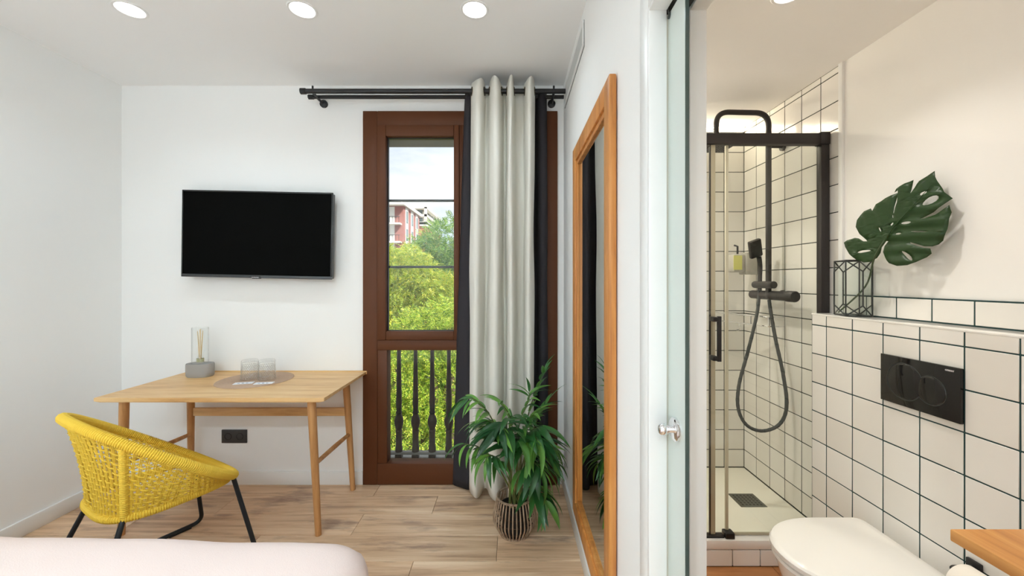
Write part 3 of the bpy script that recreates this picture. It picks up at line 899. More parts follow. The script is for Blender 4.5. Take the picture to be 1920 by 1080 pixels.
for sx, tX, fX in ((1, -1.092, -1.063), (-1, -2.112, -2.145)):
    desk_leg((tX, 2.15, zt_), (fX, 2.167, 0)); desk_leg((tX, 2.595, zt_), (fX, 2.637, 0))
    mx = (tX + fX) / 2
    MB().tube([(mx, 2.16, .393), (mx, 2.4, .388), (mx, 2.615, .38)], [.012, .014, .012], 12).build('side_stretcher', M_deskleg, dk, smooth=True)
    MB().box((tX - .035, 2.125, DZ - .032), (tX + .035, 2.63, DZ - .0242)).build('batten', M_deskleg, dk, bevel=.003, smooth=True)
MB().box((-2.10, 2.596, .505), (-1.078, 2.616, .558)).build('back_stretcher', M_desk, dk, bevel=.004, smooth=True)

# things on the desk
t = thing('reed_diffuser', (-2.05, 2.56, DZ), 'reed diffuser in a glass cylinder on a grey concrete block', 'diffuser')
mb = MB()
cx_, cy_ = (376.5 - CX) * 2.57 / F_PX, 2.565
rows = []
for (s_, z_) in ((.90, 0), (.98, .008), (1, .03), (1, .078), (.97, .086), (.60, .086)):
    rows.append([(cx_ + .080 * s_ * math.copysign(abs(math.cos(a)) ** .75, math.cos(a)), cy_ + .052 * s_ * math.copysign(abs(math.sin(a)) ** .75, math.sin(a)), DZ + z_) for a in np.linspace(0, 2 * PI, 40, endpoint=False)])
b0 = mb.quadgrid(rows, closed_u=True); mb.f.append(tuple(reversed(range(40)))); mb.f.append(tuple(b0 + 5 * 40 + k for k in range(40)))
mb.build('concrete_base', M_concrete, t, smooth=True)
MB().lathe([(.046, .0865), (.046, .315), (.0435, .317), (.0435, .0885)], (cx_, cy_, DZ), 32, caps=False).build('glass_cylinder', M_clear, t, smooth=True)
bt = MB().lathe([(0, .087), (.019, .087), (.020, .092), (.020, .118), (.014, .126), (.010, .130), (.010, .140), (0, .140)], (cx_, cy_, DZ), 24, caps=False).build('bottle', M_clear, t, smooth=True)
MB().lathe([(.0207, .095), (.0207, .116)], (cx_, cy_, DZ), 24, caps=False).build('bottle_label', M_label, bt, smooth=True)
for k in range(6):
    a = k * 1.05 + .3
    MB().tube([(cx_ + .004 * math.cos(a), cy_ + .004 * math.sin(a), DZ + .10), (cx_ + .016 * math.cos(a + .7), cy_ + .014 * math.sin(a + .7), DZ + .295 + .012 * math.sin(k * 2.1))], .0019, 6).build('reed', M_reed, t)

pmx, pmy = (480.5 - CX) * 2.48 / F_PX, 2.475
mb = MB()
prof = [(0, .0035)]
for k in range(1, 27):
    prof += [(k * .0080 - .004, .0052), (k * .0080, .0036)]
prof += [(.211, .003), (.212, .0005), (0, .0005)]
mb.lathe(prof, (pmx, pmy, DZ), 72, caps=False)
tag(mb.build('placemat', M_jute, smooth=True), 'round brown woven placemat on the desk', 'placemat')
def tumbler(px, label):
    x_, y_ = (px - CX) * 2.46 / F_PX, 2.46
    t = thing('tumbler', (x_, y_, DZ + .006), label, 'glass', 'upturned tumblers on the placemat')
    z0 = DZ + .0058
    MB().lathe([(.048, 0), (.0495, .003), (.0485, .06), (.0455, .118), (.042, .124), (0, .125), (0, .112), (.041, .111), (.0445, .06), (.046, .001), (.048, 0)], (x_, y_, z0), 40, caps=False).build('glass_body', M_clear, t, smooth=True)
    mb = MB()
    for r_ in range(9):
        for c_ in range(26):
            a = 2 * PI * (c_ + .5 * (r_ % 2)) / 26
            zz = z0 + .012 + r_ * .0095; rad = .0485 - .0008 * r_
            c = Vector((x_ + rad * math.cos(a), y_ + rad * math.sin(a), zz))
            n_ = Vector((math.cos(a), math.sin(a), 0)); s_ = Vector((-math.sin(a), math.cos(a), 0)); u_ = Vector((0, 0, 1))
            q = .0042
            bI = len(mb.v)
            mb.v += [tuple(c + s_ * q), tuple(c + u_ * q), tuple(c - s_ * q), tuple(c - u_ * q), tuple(c + n_ * .0022)]
            mb.f += [(bI, bI + 1, bI + 4), (bI + 1, bI + 2, bI + 4), (bI + 2, bI + 3, bI + 4), (bI + 3, bI, bI + 4)]
    mb.build('cut_pattern', M_cut, t, kind='stuff')
tumbler(468.5, 'upturned cut glass tumbler on the left of the placemat')
tumbler(500.5, 'upturned cut glass tumbler on the right of the placemat')
for (px, lb, rz) in ((458, 'small white paper sachet before the left tumbler', .25), (496, 'small white paper sachet before the right tumbler', .18)):
    x_, y_ = (px - CX) * 2.37 / F_PX, 2.365
    M_ = Matrix.Translation((x_, y_, DZ + .0056)) @ Matrix.Rotation(rz, 4, 'Z')
    t = thing('sachet', (x_, y_, DZ + .0055), lb, 'sachet', 'paper sachets on the placemat')
    MB().box((-.052, -.022, 0), (.052, .022, .003), M=M_).build('packet', M_paper, t, bevel=.001, segs=1)
    for k in range(3):
        MB().box((-.030 + k * .022, -.012, .0030), (-.018 + k * .022, -.004 + .004 * (k % 2), .0034), M=M_).build('print', M_blueprint, t)

# wall socket
t = thing('wall_socket', ((440.5 - CX) * D / F_PX, D, .29), 'black double wall socket under the desk', 'socket')
sx0, sx1, sz0, sz1 = wx(417), wx(464), wz(830), wz(805)
pl = MB().box((sx0, D - .010, sz0), (sx1, D - .0003, sz1)).build('plate', mat('socket_plate', rgb(58, 57, 57), .5), t, bevel=.003, smooth=True)
for k in (-1, 1):
    c = ((sx0 + sx1) / 2 + k * .040, D - .0102, (sz0 + sz1) / 2)
    MB().lathe([(.0, .006), (.019, .006), (.020, -.001), (.024, -.001), (.025, .0005)], c, 28, 'Y', caps=False).build('outlet', M_black, t, smooth=True)
    for q in (-1, 1):
        MB().lathe([(.0, .0050), (.0028, .0050), (.0028, .006)], (c[0] + q * .0095, c[1], c[2]), 8, 'Y', caps=False).build('pin_hole', M_pot, t)

# ------------------------------------------------------------------ curtain rods and curtains
RZ, RF, RB = 2.62, 2.55, 2.63
def rod(y_, r_, x0, x1, label):
    t = thing('curtain_rod', ((x0 + x1) / 2, y_, RZ), label, 'curtain rod', 'curtain rods above the window')
    MB().tube([(x0, y_, RZ), (x1, y_, RZ)], r_, 16).build('pole', M_black, t, smooth=True)
    MB().tube([(x0 - .022, y_, RZ), (x0 - .020, y_, RZ), (x0 + .012, y_, RZ)], [r_ * .9, r_ * 1.25, r_ * 1.25], 16).build('finial', M_black, t, smooth=True)
    return t
r1 = rod(RF, .0155, -1.345, .345, 'black front curtain rod carrying the white curtain')
r2 = rod(RB, .0125, -1.335, .345, 'black rear curtain rod carrying the dark curtain')
for bx in (-1.288, .27):
    b_ = MB().lathe([(.0, -.026), (.010, -.026), (.026, -.016), (.026, -.001)], (bx, D, RZ - .014), 24, 'Y', caps=False).build('bracket', M_black, r1, smooth=True)
    MB().tube([(bx, D - .02, RZ - .014), (bx, RB, RZ - .015), (bx, RF - .004, RZ - .006)], .0085, 10).build('bracket_arm', M_black, b_, smooth=True)
    MB().lathe([(.0, -.014), (.006, -.014), (.006, .02)], (bx, RF, RZ + .014), 10).build('bracket_screw', M_black, b_, smooth=True)

def curtain(name, top, bot, ztop, zbot, m, label, rows=44, n=7, wob=.004, seed=1, hem=None):
    r = np.random.default_rng(seed)
    t = thing(name, (np.mean([p[0] for p in bot]), np.mean([p[1] for p in bot]), 0), label, 'curtain')
    A = catmull([Vector((p[0], p[1], 0)) for p in top], n); B = catmull([Vector((p[0], p[1], 0)) for p in bot], n)
    ph = r.uniform(0, 6, 4)
    grid = []
    for i in range(rows + 1):
        k = i / rows
        row = []
        for j, (a, c) in enumerate(zip(A, B)):
            p = a.lerp(c, k ** .9)
            s = j / len(A)
            w = wob * math.sin(PI * min(1, k * 1.3)) 
            p = p + Vector((w * math.sin(9 * k + 14 * s + ph[0]) + .5 * w * math.sin(21 * k + 40 * s + ph[1]), w * math.sin(7 * k + 22 * s + ph[2]), 0))
            zb_ = zbot(s) if callable(zbot) else zbot
            zt2 = ztop(s, a) if callable(ztop) else ztop
            row.append((p.x, p.y, zt2 + (zb_ - zt2) * k))
        grid.append(row)
    mb = MB(); mb.quadgrid(grid)
    o = mb.build('cloth', m, t, smooth=True)
    o.data.polygons.foreach_set('use_smooth', [True] * len(o.data.polygons))
    md = o.modifiers.new('thick', 'SOLIDIFY'); md.thickness = .0016; md.offset = 0
    return t, A
def cp(lst):
    return [((x - CX) * d / F_PX, d) for x, d in lst]
wt_top = cp([(883, 2.60), (886, 2.535), (893, 2.478), (902, 2.482), (908, 2.55), (911, 2.59), (916, 2.575), (920, 2.515), (927, 2.462), (935, 2.47), (940, 2.545), (944, 2.595), (949, 2.592), (951, 2.53), (955, 2.458), (960, 2.458), (963, 2.53), (966, 2.592), (975, 2.598), (982, 2.592), (985, 2.53), (990, 2.460), (996, 2.458), (1001, 2.52), (1003, 2.585)])
wt_bot = cp([(880, 2.56), (881, 2.50), (886, 2.46), (893, 2.455), (900, 2.49), (907, 2.55), (913, 2.53), (918, 2.46), (926, 2.43), (934, 2.435), (940, 2.48), (944, 2.55), (948, 2.55), (951, 2.48), (956, 2.43), (962, 2.435), (966, 2.48), (969, 2.55), (976, 2.57), (982, 2.55), (985, 2.48), (989, 2.44), (994, 2.44), (998, 2.475), (1000, 2.54)])
wc, A_ = curtain('white_curtain', wt_top, wt_bot, lambda s, a: 2.668 + .012 * math.cos(s * 40) - max(0, a.y - 2.56) * .35, lambda s: .050 + .012 * math.sin(s * 30), M_linen, 'off-white linen curtain gathered beside the window', seed=3)
# eyelets where the cloth crosses the rod
prev = None
for a, c in zip(A_, A_[1:]):
    if (a.y - RF) * (c.y - RF) < 0:
        p = a.lerp(c, (RF - a.y) / (c.y - a.y)); tdir = (c - a).normalized()
        nrm = Vector((tdir.y, -tdir.x, 0))
        s_ = Vector((0, 0, 1)); u_ = tdir
        ring = [Vector((p.x, p.y, RZ)) + (u_ * math.cos(q) + s_ * math.sin(q)) * .024 for q in np.linspace(0, 2 * PI, 20, endpoint=False)]
        MB().tube(ring, .0045, 6, closed=True).build('eyelet', M_brass, wc, smooth=True)
dk_top = cp([(872, 2.668), (874, 2.615), (880, 2.60), (886, 2.625), (890, 2.665), (910, 2.672), (930, 2.664), (950, 2.672), (970, 2.664), (988, 2.672), (998, 2.665), (1005, 2.66), (1010, 2.61), (1016, 2.595), (1022, 2.61), (1025, 2.66)])
dk_bot = cp([(849, 2.675), (853, 2.655), (866, 2.625), (879, 2.60), (886, 2.64), (908, 2.672), (928, 2.664), (950, 2.672), (970, 2.664), (988, 2.672), (999, 2.665), (1006, 2.655), (1011, 2.61), (1017, 2.595), (1024, 2.61), (1028, 2.66)])
curtain('dark_curtain', dk_top, dk_bot, 2.655, lambda s: .018, M_darkcurtain, 'charcoal blackout curtain hanging behind the white curtain', wob=.0025, seed=5)

# ------------------------------------------------------------------ wall mirror
mY0, mY1, mZ0, mZ1, mXf = 1.323, 2.119, .172, 2.093, .325
t = thing('wall_mirror', (XR - .02, (mY0 + mY1) / 2, mZ0), 'tall mirror in a honey pine frame on the right wall', 'mirror')
fw = .078
XBk = XR - .0035
def mbar(nm, a, c):
    o = MB().box(a, c).build(nm, M_mirrorwood, t, bevel=.006, smooth=True)
    return o
mbar('frame_side', (mXf, mY0, mZ0), (XBk, mY0 + fw, mZ1)); mbar('frame_side', (mXf, mY1 - fw, mZ0), (XBk, mY1, mZ1))
ft = mbar('frame_top', (mXf, mY0 + fw, mZ1 - fw), (XBk, mY1 - fw, mZ1)); fb_ = mbar('frame_bottom', (mXf, mY0 + fw, mZ0), (XBk, mY1 - fw, mZ0 + fw))
lp = .022
for (a, c) in (((mY0 + fw, mZ0 + fw), (mY0 + fw + lp, mZ1 - fw)), ((mY1 - fw - lp, mZ0 + fw), (mY1 - fw, mZ1 - fw)), ((mY0 + fw + lp, mZ1 - fw - lp), (mY1 - fw - lp, mZ1 - fw)), ((mY0 + fw + lp, mZ0 + fw), (mY1 - fw - lp, mZ0 + fw + lp))):
    MB().box((mXf + .009, a[0], a[1]), (XBk, c[0], c[1])).build('inner_moulding', M_mirrorwood, t, bevel=.004, smooth=True)
MB().box((XR - .010, mY0 + fw + lp, mZ0 + fw + lp), (XR - .006, mY1 - fw - lp, mZ1 - fw - lp)).build('mirror_glass', M_mirror, t)

# ------------------------------------------------------------------ yellow rope chair
CC = Vector((-1.683, 1.865, 0)); th = math.radians(60)
Fv = Vector((math.cos(th), math.sin(th), 0)); Rv = Vector((math.sin(th), -math.cos(th), 0))
def cl(f, r, z): return CC + Fv * f + Rv * r + Vector((0, 0, z))
ch = thing('rope_chair', tuple(CC), 'yellow rope woven tub chair on black sled legs at the desk', 'chair')
tilt = math.radians(36.9)
def rim(a):
    return cl(.36 * math.cos(a) * math.cos(tilt), .36 * math.sin(a), .606 - .36 * math.cos(a) * math.sin(tilt))
def sgp(v, e): return math.copysign(abs(v) ** e, v)
def seat(a):
    f = .022 + .238 * sgp(math.cos(a), .62); r = .222 * sgp(math.sin(a), .62)
    k = max(0, math.cos(a))
    return cl(f, r, .412 - .022 * k ** 3)
def wrap(path, r, pitch, amp, name, sides=10, closed=False, mm=M_yellow, par=ch):
    """tube with rope wraps as ribs"""
    pts = [Vector(p) for p in path]
    if closed: pts = pts + [pts[0]]
    L_ = [0]
    for a, c in zip(pts, pts[1:]): L_.append(L_[-1] + (c - a).length)
    n_ = int(L_[-1] / pitch) * 3
    out = []; rs = []; j = 0
    for k in range(n_ + (0 if closed else 1)):
        s = L_[-1] * k / n_
        while j < len(L_) - 2 and L_[j + 1] < s: j += 1
        q = (s - L_[j]) / max(1e-9, L_[j + 1] - L_[j])
        out.append(pts[j].lerp(pts[j + 1], q)); rs.append(r + (amp if k % 3 else -amp))
    mb = MB(); mb.tube(out, rs, sides, closed=closed)
    return mb.build(name, mm, par, smooth=False)
AN = np.linspace(0, 2 * PI, 160, endpoint=False)
o = wrap([rim(a) for a in AN], .0195, .0085, .0018, 'rim', 10, True)
o = wrap([seat(a) for a in AN], .0145, .0085, .0017, 'seat_ring', 10, True)
AP = math.radians(131)
def shell(a, v):
    lo = seat(a); hi = rim(a)
    e = 1.0 + .75 * max(0, -math.cos(a))
    hv = v ** e
    return Vector((lo.x + (hi.x - lo.x) * hv, lo.y + (hi.y - lo.y) * hv, lo.z + (hi.z - lo.z) * v))
for sg in (1, -1):
    wrap([shell(sg * AP, v) for v in np.linspace(0, 1, 14)], .0145, .0085, .0017, 'back_post', 10)
# woven panels: paired uprights plus wavy courses
def panel(name, a0, a1, ncol, nrow, tmin=0.0):
    mb = MB()
    for k in range(ncol):
        for dlt in (-.13, .13):
            a = a0 + (a1 - a0) * (k + .5 + dlt) / ncol
            hgt = (rim(a) - seat(a)).length
            if hgt < .03: continue
            nn = max(4, int(nrow * min(1, hgt / .3)))
            pts = []
            for i in range(nn * 2 + 1):
                v = .02 + .96 * i / (nn * 2)
                w_ = .0
                pts.append(shell(a + (a1 - a0) / ncol * w_, v))
            mb.tube(pts, .0024, 5, caps=False)
    for i in range(nrow):
        v = (i + .7) / (nrow + .4)
        pts = []
        for k in range(ncol * 2 + 1):
            a = a0 + (a1 - a0) * k / (ncol * 2)
            hgt = (rim(a) - seat(a)).length
            if hgt < .045: 
                continue
            p = shell(a, v)
            nrm = (p - cl(0, 0, p.z)); nrm.z = 0
            nrm = nrm.normalized() if nrm.length > 1e-6 else Vector((1, 0, 0))
            pts.append(p + nrm * (.0034 if (k // 2 + i) % 2 else -.0034))
        if len(pts) > 3: mb.tube(pts, .0027, 5, caps=False)
    o = mb.build(name, M_yellow, ch, smooth=True, kind='stuff')
    return o
panel('woven_side', math.radians(22), AP, 24, 14)
panel('woven_side', -math.radians(22), -AP, 24, 14)
panel('woven_back', AP, 2 * PI - AP, 20, 15)
mb = MB()
for k in range(22):
    f_ = -.215 + .465 * k / 21
    hw = .0
    for rr_ in np.linspace(.22, 0, 60):
        ff = abs((f_ - .022) / .238)
        if ff < 1 and (rr_ / .222) ** (1 / .62) + ff ** (1 / .62) <= 1.0: hw = rr_; break
    if hw < .03: continue
    for dd in (-.003, .003):
        mb.tube([cl(f_ + dd, r_, .408 - .02 * (1 - (r_ / .23) ** 2) * (1 - ((f_ - .02) / .26) ** 2) + .003 * (1 if int(i_ + k) % 2 else -1)) for i_, r_ in enumerate(np.linspace(-hw, hw, 20))], .0029, 5, caps=False)
for k in range(18):
    r_ = -.20 + .40 * k / 17
    ff = .238 * max(0, 1 - (abs(r_) / .222) ** (1 / .62)) ** .62
    if ff < .04: continue
    mb.tube([cl(.022 + x_, r_, .408 - .02 * (1 - (r_ / .23) ** 2) * (1 - (x_ / .26) ** 2) - .003 * (1 if int(i_ + k) % 2 else -1)) for i_, x_ in enumerate(np.linspace(-ff, ff, 20))], .0029, 5, caps=False)
mb.build('woven_seat', M_yellow, ch, smooth=True, kind='stuff')
for sg in (1, -1):
    pts = fillet([cl(.230, sg * .212, .424), cl(.305, sg * .295, .0125), cl(-.31, sg * .295, .0125), cl(-.166, sg * .187, .410)], .05, 8)
    MB().tube(pts, .0105, 12).build('sled_leg', M_legblack, ch, smooth=True)
    MB().box((-.05, -.012, 0), (.05, .012, .006), M=Matrix.Translation(cl(.20, sg * .295, .0)) @ Matrix.Rotation(th, 4, 'Z')).build('foot_pad', M_black, ch, bevel=.002, segs=1)

# ------------------------------------------------------------------ bed
bd = thing('bed', (-1.6, .3, 0), 'bed under a smooth pale pink bedspread in the foreground', 'bed')
bx0, bx1, by0, by1, bz = -2.52, -.445, -.75, 1.335, .552
pivot = Vector((bx1, by1, 0)); RB_ = Matrix.Translation(pivot) @ Matrix.Rotation(math.radians(-1.9), 4, 'Z') @ Matrix.Translation(-pivot)
MB().box((bx0 + .12, by0 + .1, .12), (bx1 - .09, by1 - .09, .50), M=RB_).build('mattress', M_mattress, bd, bevel=.04, smooth=True)
for (lx, ly) in ((bx0 + .2, by0 + .2), (bx1 - .2, by0 + .2), (bx0 + .2, by1 - .25), (bx1 - .2, by1 - .25)):
    MB().lathe([(.022, 0), (.03, .13)], tuple(RB_ @ Vector((lx, ly, 0))), 12).build('leg', M_deskleg, bd, smooth=True)
def rrect(ins, rad, n=14, nl=26):
    pts = []
    x0, x1, y0, y1 = bx0 + ins, bx1 - ins, by0 + ins, by1 - ins
    rad = max(.01, rad)
    for (cx__, cy__, a0, nx, ny) in ((x1 - rad, y1 - rad, 0, 0, 0), (x0 + rad, y1 - rad, PI / 2, 0, 0), (x0 + rad, y0 + rad, PI, 0, 0), (x1 - rad, y0 + rad, 1.5 * PI, 0, 0)):
        for k in range(n + 1):
            a = a0 + PI / 2 * k / n
            pts.append(Vector((cx__ + rad * math.cos(a), cy__ + rad * math.sin(a), 0)))
    out = []
    for i in range(len(pts)):
        a, c = pts[i], pts[(i + 1) % len(pts)]
        if (c - a).length > .5:
            for k in range(nl): out.append(a.lerp(c, k / nl))
        else: out.append(a)
    return out
rings = []
levels = [(.62, .556, .10), (.40, .557, .10), (.24, .556, .10), (.14, .553, .11), (.085, .547, .115), (.05, .537, .12), (.025, .520, .125), (.008, .495, .13), (0, .46, .135), (-.004, .40, .14), (-.006, .30, .145), (-.008, .20, .15), (-.010, .12, .15), (-.011, .07, .15)]
for (ins, z_, rad) in levels:
    ring = rrect(ins, rad)
    row = []
    n_ = len(ring)
    drop = max(0, (.53 - z_) / .46)
    for i, p in enumerate(ring):
        q = i / n_ * 2 * PI
        c = Vector(((bx0 + bx1) / 2, (by0 + by1) / 2, 0))
        o_ = (p - c).normalized()
        corner = math.exp(-((p - Vector((bx1, by1, 0))).length / .16) ** 2)
        fold = drop * (.010 * math.sin(38 * q) + .008 * math.sin(61 * q + 1)) + corner * (.020 * drop ** .6 + .016 * math.sin((math.atan2(p.y - by1 + .15, p.x - bx1 + .15)) * 9) * min(1, drop * 2.5))
        wr_ = .0025 * math.sin(9 * p.x + 5 * p.y) + .0018 * math.sin(17 * p.x - 13 * p.y)
        row.append(RB_ @ Vector((p.x + o_.x * fold, p.y + o_.y * fold, z_ + wr_ * (1 - drop) - .004 * corner)))
    rings.append(row)
mb = MB(); b0 = mb.quadgrid(rings, closed_u=True)
mb.f.append(tuple(reversed(range(b0, b0 + len(rings[0])))))
o = mb.build('bedspread', M_bed, bd, smooth=True)
o.data.polygons.foreach_set('use_smooth', [True] * len(o.data.polygons))

# ------------------------------------------------------------------ basket and palm
bcx, bcy = (965 - CX) * 2.18 / F_PX, 2.185
bk = thing('plant_basket', (bcx, bcy, 0), 'basket of upright brown sticks holding the palm', 'basket')
bp = [(.078, .004), (.092, .03), (.112, .065), (.117, .088), (.113, .125), (.103, .17), (.095, .205)]
NS = 34
for k in range(NS):
    a = 2 * PI * k / NS
    pts = catmull([(bcx + r_ * math.cos(a), bcy + r_ * math.sin(a), z_) for r_, z_ in bp], 2)
    MB().tube(pts, .0042, 6).build('stick', M_stick, bk, smooth=True)
for (r_, z_, q) in ((.095, .206, .0065), (.0785, .007, .006)):
    MB().tube([(bcx + r_ * math.cos(a), bcy + r_ * math.sin(a), z_) for a in np.linspace(0, 2 * PI, 40, endpoint=False)], q, 6, closed=True).build('ring', M_stick, bk, smooth=True)
for (r_, z_) in ((.1125, .090), (.1085, .128), (.094, .042)):
    MB().tube([(bcx + r_ * math.cos(a), bcy + r_ * math.sin(a), z_) for a in np.linspace(0, 2 * PI, 40, endpoint=False)], .0025, 5, closed=True).build('binding', M_basketdark, bk, smooth=True)
pl_ = thing('potted_palm', (bcx, bcy, .006), 'green bushy palm with drooping leaflets beside the curtain', 'plant')
pot = MB().lathe([(.0, .004), (.064, .004), (.082, .155), (.079, .155), (.076, .140), (.0, .140)], (bcx, bcy, .002), 28, caps=False).build('pot', M_pot, pl_, smooth=True)
MB().lathe([(.076, .138), (.04, .150), (0, .152)], (bcx, bcy, .002), 24, caps=False).build('soil', M_soil, pl_, smooth=True)
# leaflet meshes: pointed blade along +X, drooping in -Z, folded along the midrib
def leaflet_mesh(width, droop, name):
    mb = MB(); n_ = 10; rows = []
    for i in range(n_ + 1):
        t_ = i / n_
        w = width * (math.sin(PI * min(1, t_ * .96 + .04) ** .72) ** .9) * (1 - .1 * t_) if 0 < i < n_ else width * (.10 if i == 0 else .004)
        ang = droop * t_
        x = math.sin(ang) / droop if abs(droop) > 1e-3 else t_
        z = -(1 - math.cos(ang)) / droop if abs(droop) > 1e-3 else 0
        up = w * .32
        rows.append([(x, -w, z + up), (x, -w * .5, z + up * .42), (x, 0, z), (x, w * .5, z + up * .42), (x, w, z + up)])
    mb.quadgrid(rows)
    me = mb.mesh(name, M_palm, smooth=False)
    me.polygons.foreach_set('use_smooth', [True] * len(me.polygons))
    return me
LM = [leaflet_mesh(.088, d_, 'leaflet') for d_ in (.5, .9, 1.3)] + [leaflet_mesh(.105, d_, 'leaflet') for d_ in (.5, 1.0)]
base = (966, 945, 2.185)
fronds = [
    ([base, (978, 850, 2.18), (992, 772, 2.17), (1010, 722, 2.16), (1020, 694, 2.15)], .135, 5, .50, .2, 'b'),
    ([base, (983, 860, 2.20), (1002, 800, 2.22), (1028, 752, 2.24)], .135, 5, .45, .3, 'd'),
    ([base, (945, 845, 2.15), (918, 778, 2.12), (888, 748, 2.10), (866, 752, 2.08)], .165, 8, .30, .8, 'm'),
    ([base, (936, 880, 2.12), (903, 842, 2.08), (872, 832, 2.05)], .135, 6, .40, 1.0, 'm'),
    ([base, (957, 860, 2.10), (948, 808, 2.03), (936, 806, 1.97)], .200, 6, .45, .9, 'b'),
    ([base, (985, 860, 2.08), (1000, 820, 2.01), (1008, 826, 1.96)], .215, 6, .45, 1.0, 'm'),
    ([base, (983, 918, 2.08), (1006, 918, 2.03), (1024, 938, 1.99)], .190, 6, .40, .7, 'd'),
    ([base, (988, 870, 2.24), (1014, 832, 2.28), (1036, 838, 2.30)], .150, 6, .40, .6, 'd'),
    ([base, (965, 850, 2.20), (957, 785, 2.20), (938, 752, 2.18)], .160, 7, .40, .5, 'm'),
    ([base, (952, 840, 2.22), (926, 795, 2.26), (896, 790, 2.28)], .140, 7, .35, .7, 'd'),
    ([base, (996, 880, 2.12), (1026, 858, 2.10), (1042, 868, 2.08)], .140, 6, .40, .6, 'd'),
    ([base, (972, 850, 2.12), (985, 800, 2.10), (1000, 775, 2.08)], .170, 7, .40, .7, 'm'),
    ([base, (960, 870, 2.09), (962, 835, 2.02), (972, 826, 1.95)], .200, 5, .45, 1.0, 'm'),
    ([base, (945, 880, 2.06), (925, 855, 2.00), (912, 858, 1.97)], .150, 5, .45, .9, 'd'),
    ([base, (950, 850, 2.16), (935, 800, 2.12), (915, 790, 2.08)], .190, 6, .40, 1.0, 'm'),
    ([base, (978, 850, 2.14), (992, 812, 2.09), (1012, 800, 2.05)], .200, 6, .40, 1.0, 'm'),
    ([base, (968, 845, 2.16), (975, 790, 2.14), (990, 752, 2.14), (992, 735, 2.14)], .130, 6, .45, .4, 'b'),
    ([base, (960, 850, 2.13), (950, 800, 2.07), (958, 782, 2.01)], .190, 6, .40, .9, 'm'),
    ([base, (980, 890, 2.06), (1000, 868, 1.98), (1012, 880, 1.94)], .200, 5, .40, 1.2, 'd'),
]
ri = random.Random(4)
for fi, (cps, LL, npair, s0, dr_, tone) in enumerate(fronds):
    c3 = [P(*c) for c in cps]
    c3[0] = Vector((bcx + .03 * math.cos(fi * 2.4), bcy + .03 * math.sin(fi * 2.4), .145))
    path = catmull(c3, 8)
    n_ = len(path)
    fr = MB(); fr.tube(path, list(np.linspace(.0052, .0016, n_)), 6)
    fo = fr.build('frond', M_stem, pl_, smooth=True)
    for k in range(npair):
        s = s0 + (1 - s0) * (k + .3) / npair
        for sg in (-1, 1, 0):
            if sg == 0 and k != npair - 1: continue
            ii = min(n_ - 2, int((1.0 if sg == 0 else s) * (n_ - 1)))
            p = path[ii] if sg else path[-1]
            tg = (path[ii + 1] - path[max(ii - 1, 0)]).normalized()
            sd = tg.cross(Vector((0, 0, 1)))
            sd = sd.normalized() if sd.length > .15 else Vector((1, 0, 0))
            open_ = .95 - .4 * (s - s0) / (1 - s0)
            dirv = (tg * (.75 if sg else 1) + sd * sg * open_ + Vector((0, 0, ri.uniform(-.15, .2) - dr_ * .32))).normalized()
            ln = LL * ri.uniform(.85, 1.15) * (1 - .22 * abs(s - .65))
            yv = Vector((0, 0, 1)).cross(dirv)
            yv = yv.normalized() if yv.length > .1 else sd
            zv = dirv.cross(yv)
            Rm = Matrix((dirv, yv, zv)).transposed().to_4x4()
            tip = p + dirv * ln
            if tip.x > XR - .03:
                ln *= max(.35, (XR - .03 - p.x) / (tip.x - p.x))
            mi = (0 if dr_ < .4 else 1 if dr_ < .85 else 2)
            if LL > .18: mi = 4 if dr_ > .6 else 3
            M_ = Matrix.Translation(p) @ Rm @ Matrix.Rotation(ri.uniform(-.5, .5), 4, 'X') @ Matrix.Scale(ln, 4)
            link(bpy.data.objects.new('leaflet', LM[mi]), fo, M_)
for k in range(3):
    MB().tube([(bcx - .02 + .02 * k, bcy - .02, .14), (bcx - .03 + .03 * k, bcy - .025, .30)], .006, 8).build('cane', M_cane, pl_, smooth=True)

# ------------------------------------------------------------------ shower screen
SY = 1.955
ss = thing('shower_screen', (1.03, SY, .13), 'sliding glass shower screen in a black frame', 'shower screen')
zTop = wz(252, SY); zTb = wz(272, SY)
MB().box((XBL + .002, SY - .02, zTb), (XS - .03, SY + .02, zTop)).build('top_rail', M_blackmatte, ss, bevel=.003, smooth=True)
MB().box((XS - .055, SY - .022, zTb - .002), (XS - .009, SY + .022, zTop + .006)).build('corner_block', M_blackmatte, ss, bevel=.003, smooth=True)
MB().box((XS - .050, SY - .016, .131), (XS - .009, SY + .016, zTb - .002)).build('wall_post', M_blackmatte, ss, bevel=.002, smooth=True)
xf0 = wx(1363, SY + .012)
MB().box((xf0, SY + .006, .134), (XS - .050, SY + .013, zTb)).build('fixed_panel', M_shower, ss)
MB().box((xf0 - .010, SY + .004, .134), (xf0 + .003, SY + .015, zTb)).build('panel_seal', mat('seal_clear', rgb(206, 198, 178), .3), ss)
xd1 = wx(1366, SY - .012)
MB().box((XBL + .02, SY - .013, .142), (xd1, SY - .006, zTb)).build('sliding_panel', M_shower, ss)
xl = wx(1331, SY)
MB().box((xl - .004, SY - .004, .140), (xl + .003, SY + .003, zTb)).build('door_edge', M_blackmatte, ss)
MB().box((xl + .004, SY - .002, .142), (xl + .026, SY + .002, zTb)).build('door_seal', mat('seal_tinted', rgb(196, 182, 160), .3), ss)
MB().box((XBL + .003, SY - .016, .1305), (wx(1355, SY), SY + .012, .142)).build('bottom_track', M_black, ss, bevel=.001, segs=1)
rl = MB().box((wx(1356, SY), SY - .026, .131), (wx(1373, SY), SY + .016, .160)).build('roller_guide', M_black, ss, bevel=.004, smooth=True)
MB().box((wx(1373, SY), SY + .004, .1342), (XS - .05, SY + .016, .142)).build('glass_channel', mat('channel', rgb(168, 160, 138), .4), ss)
hx = wx(1347, SY - .05)
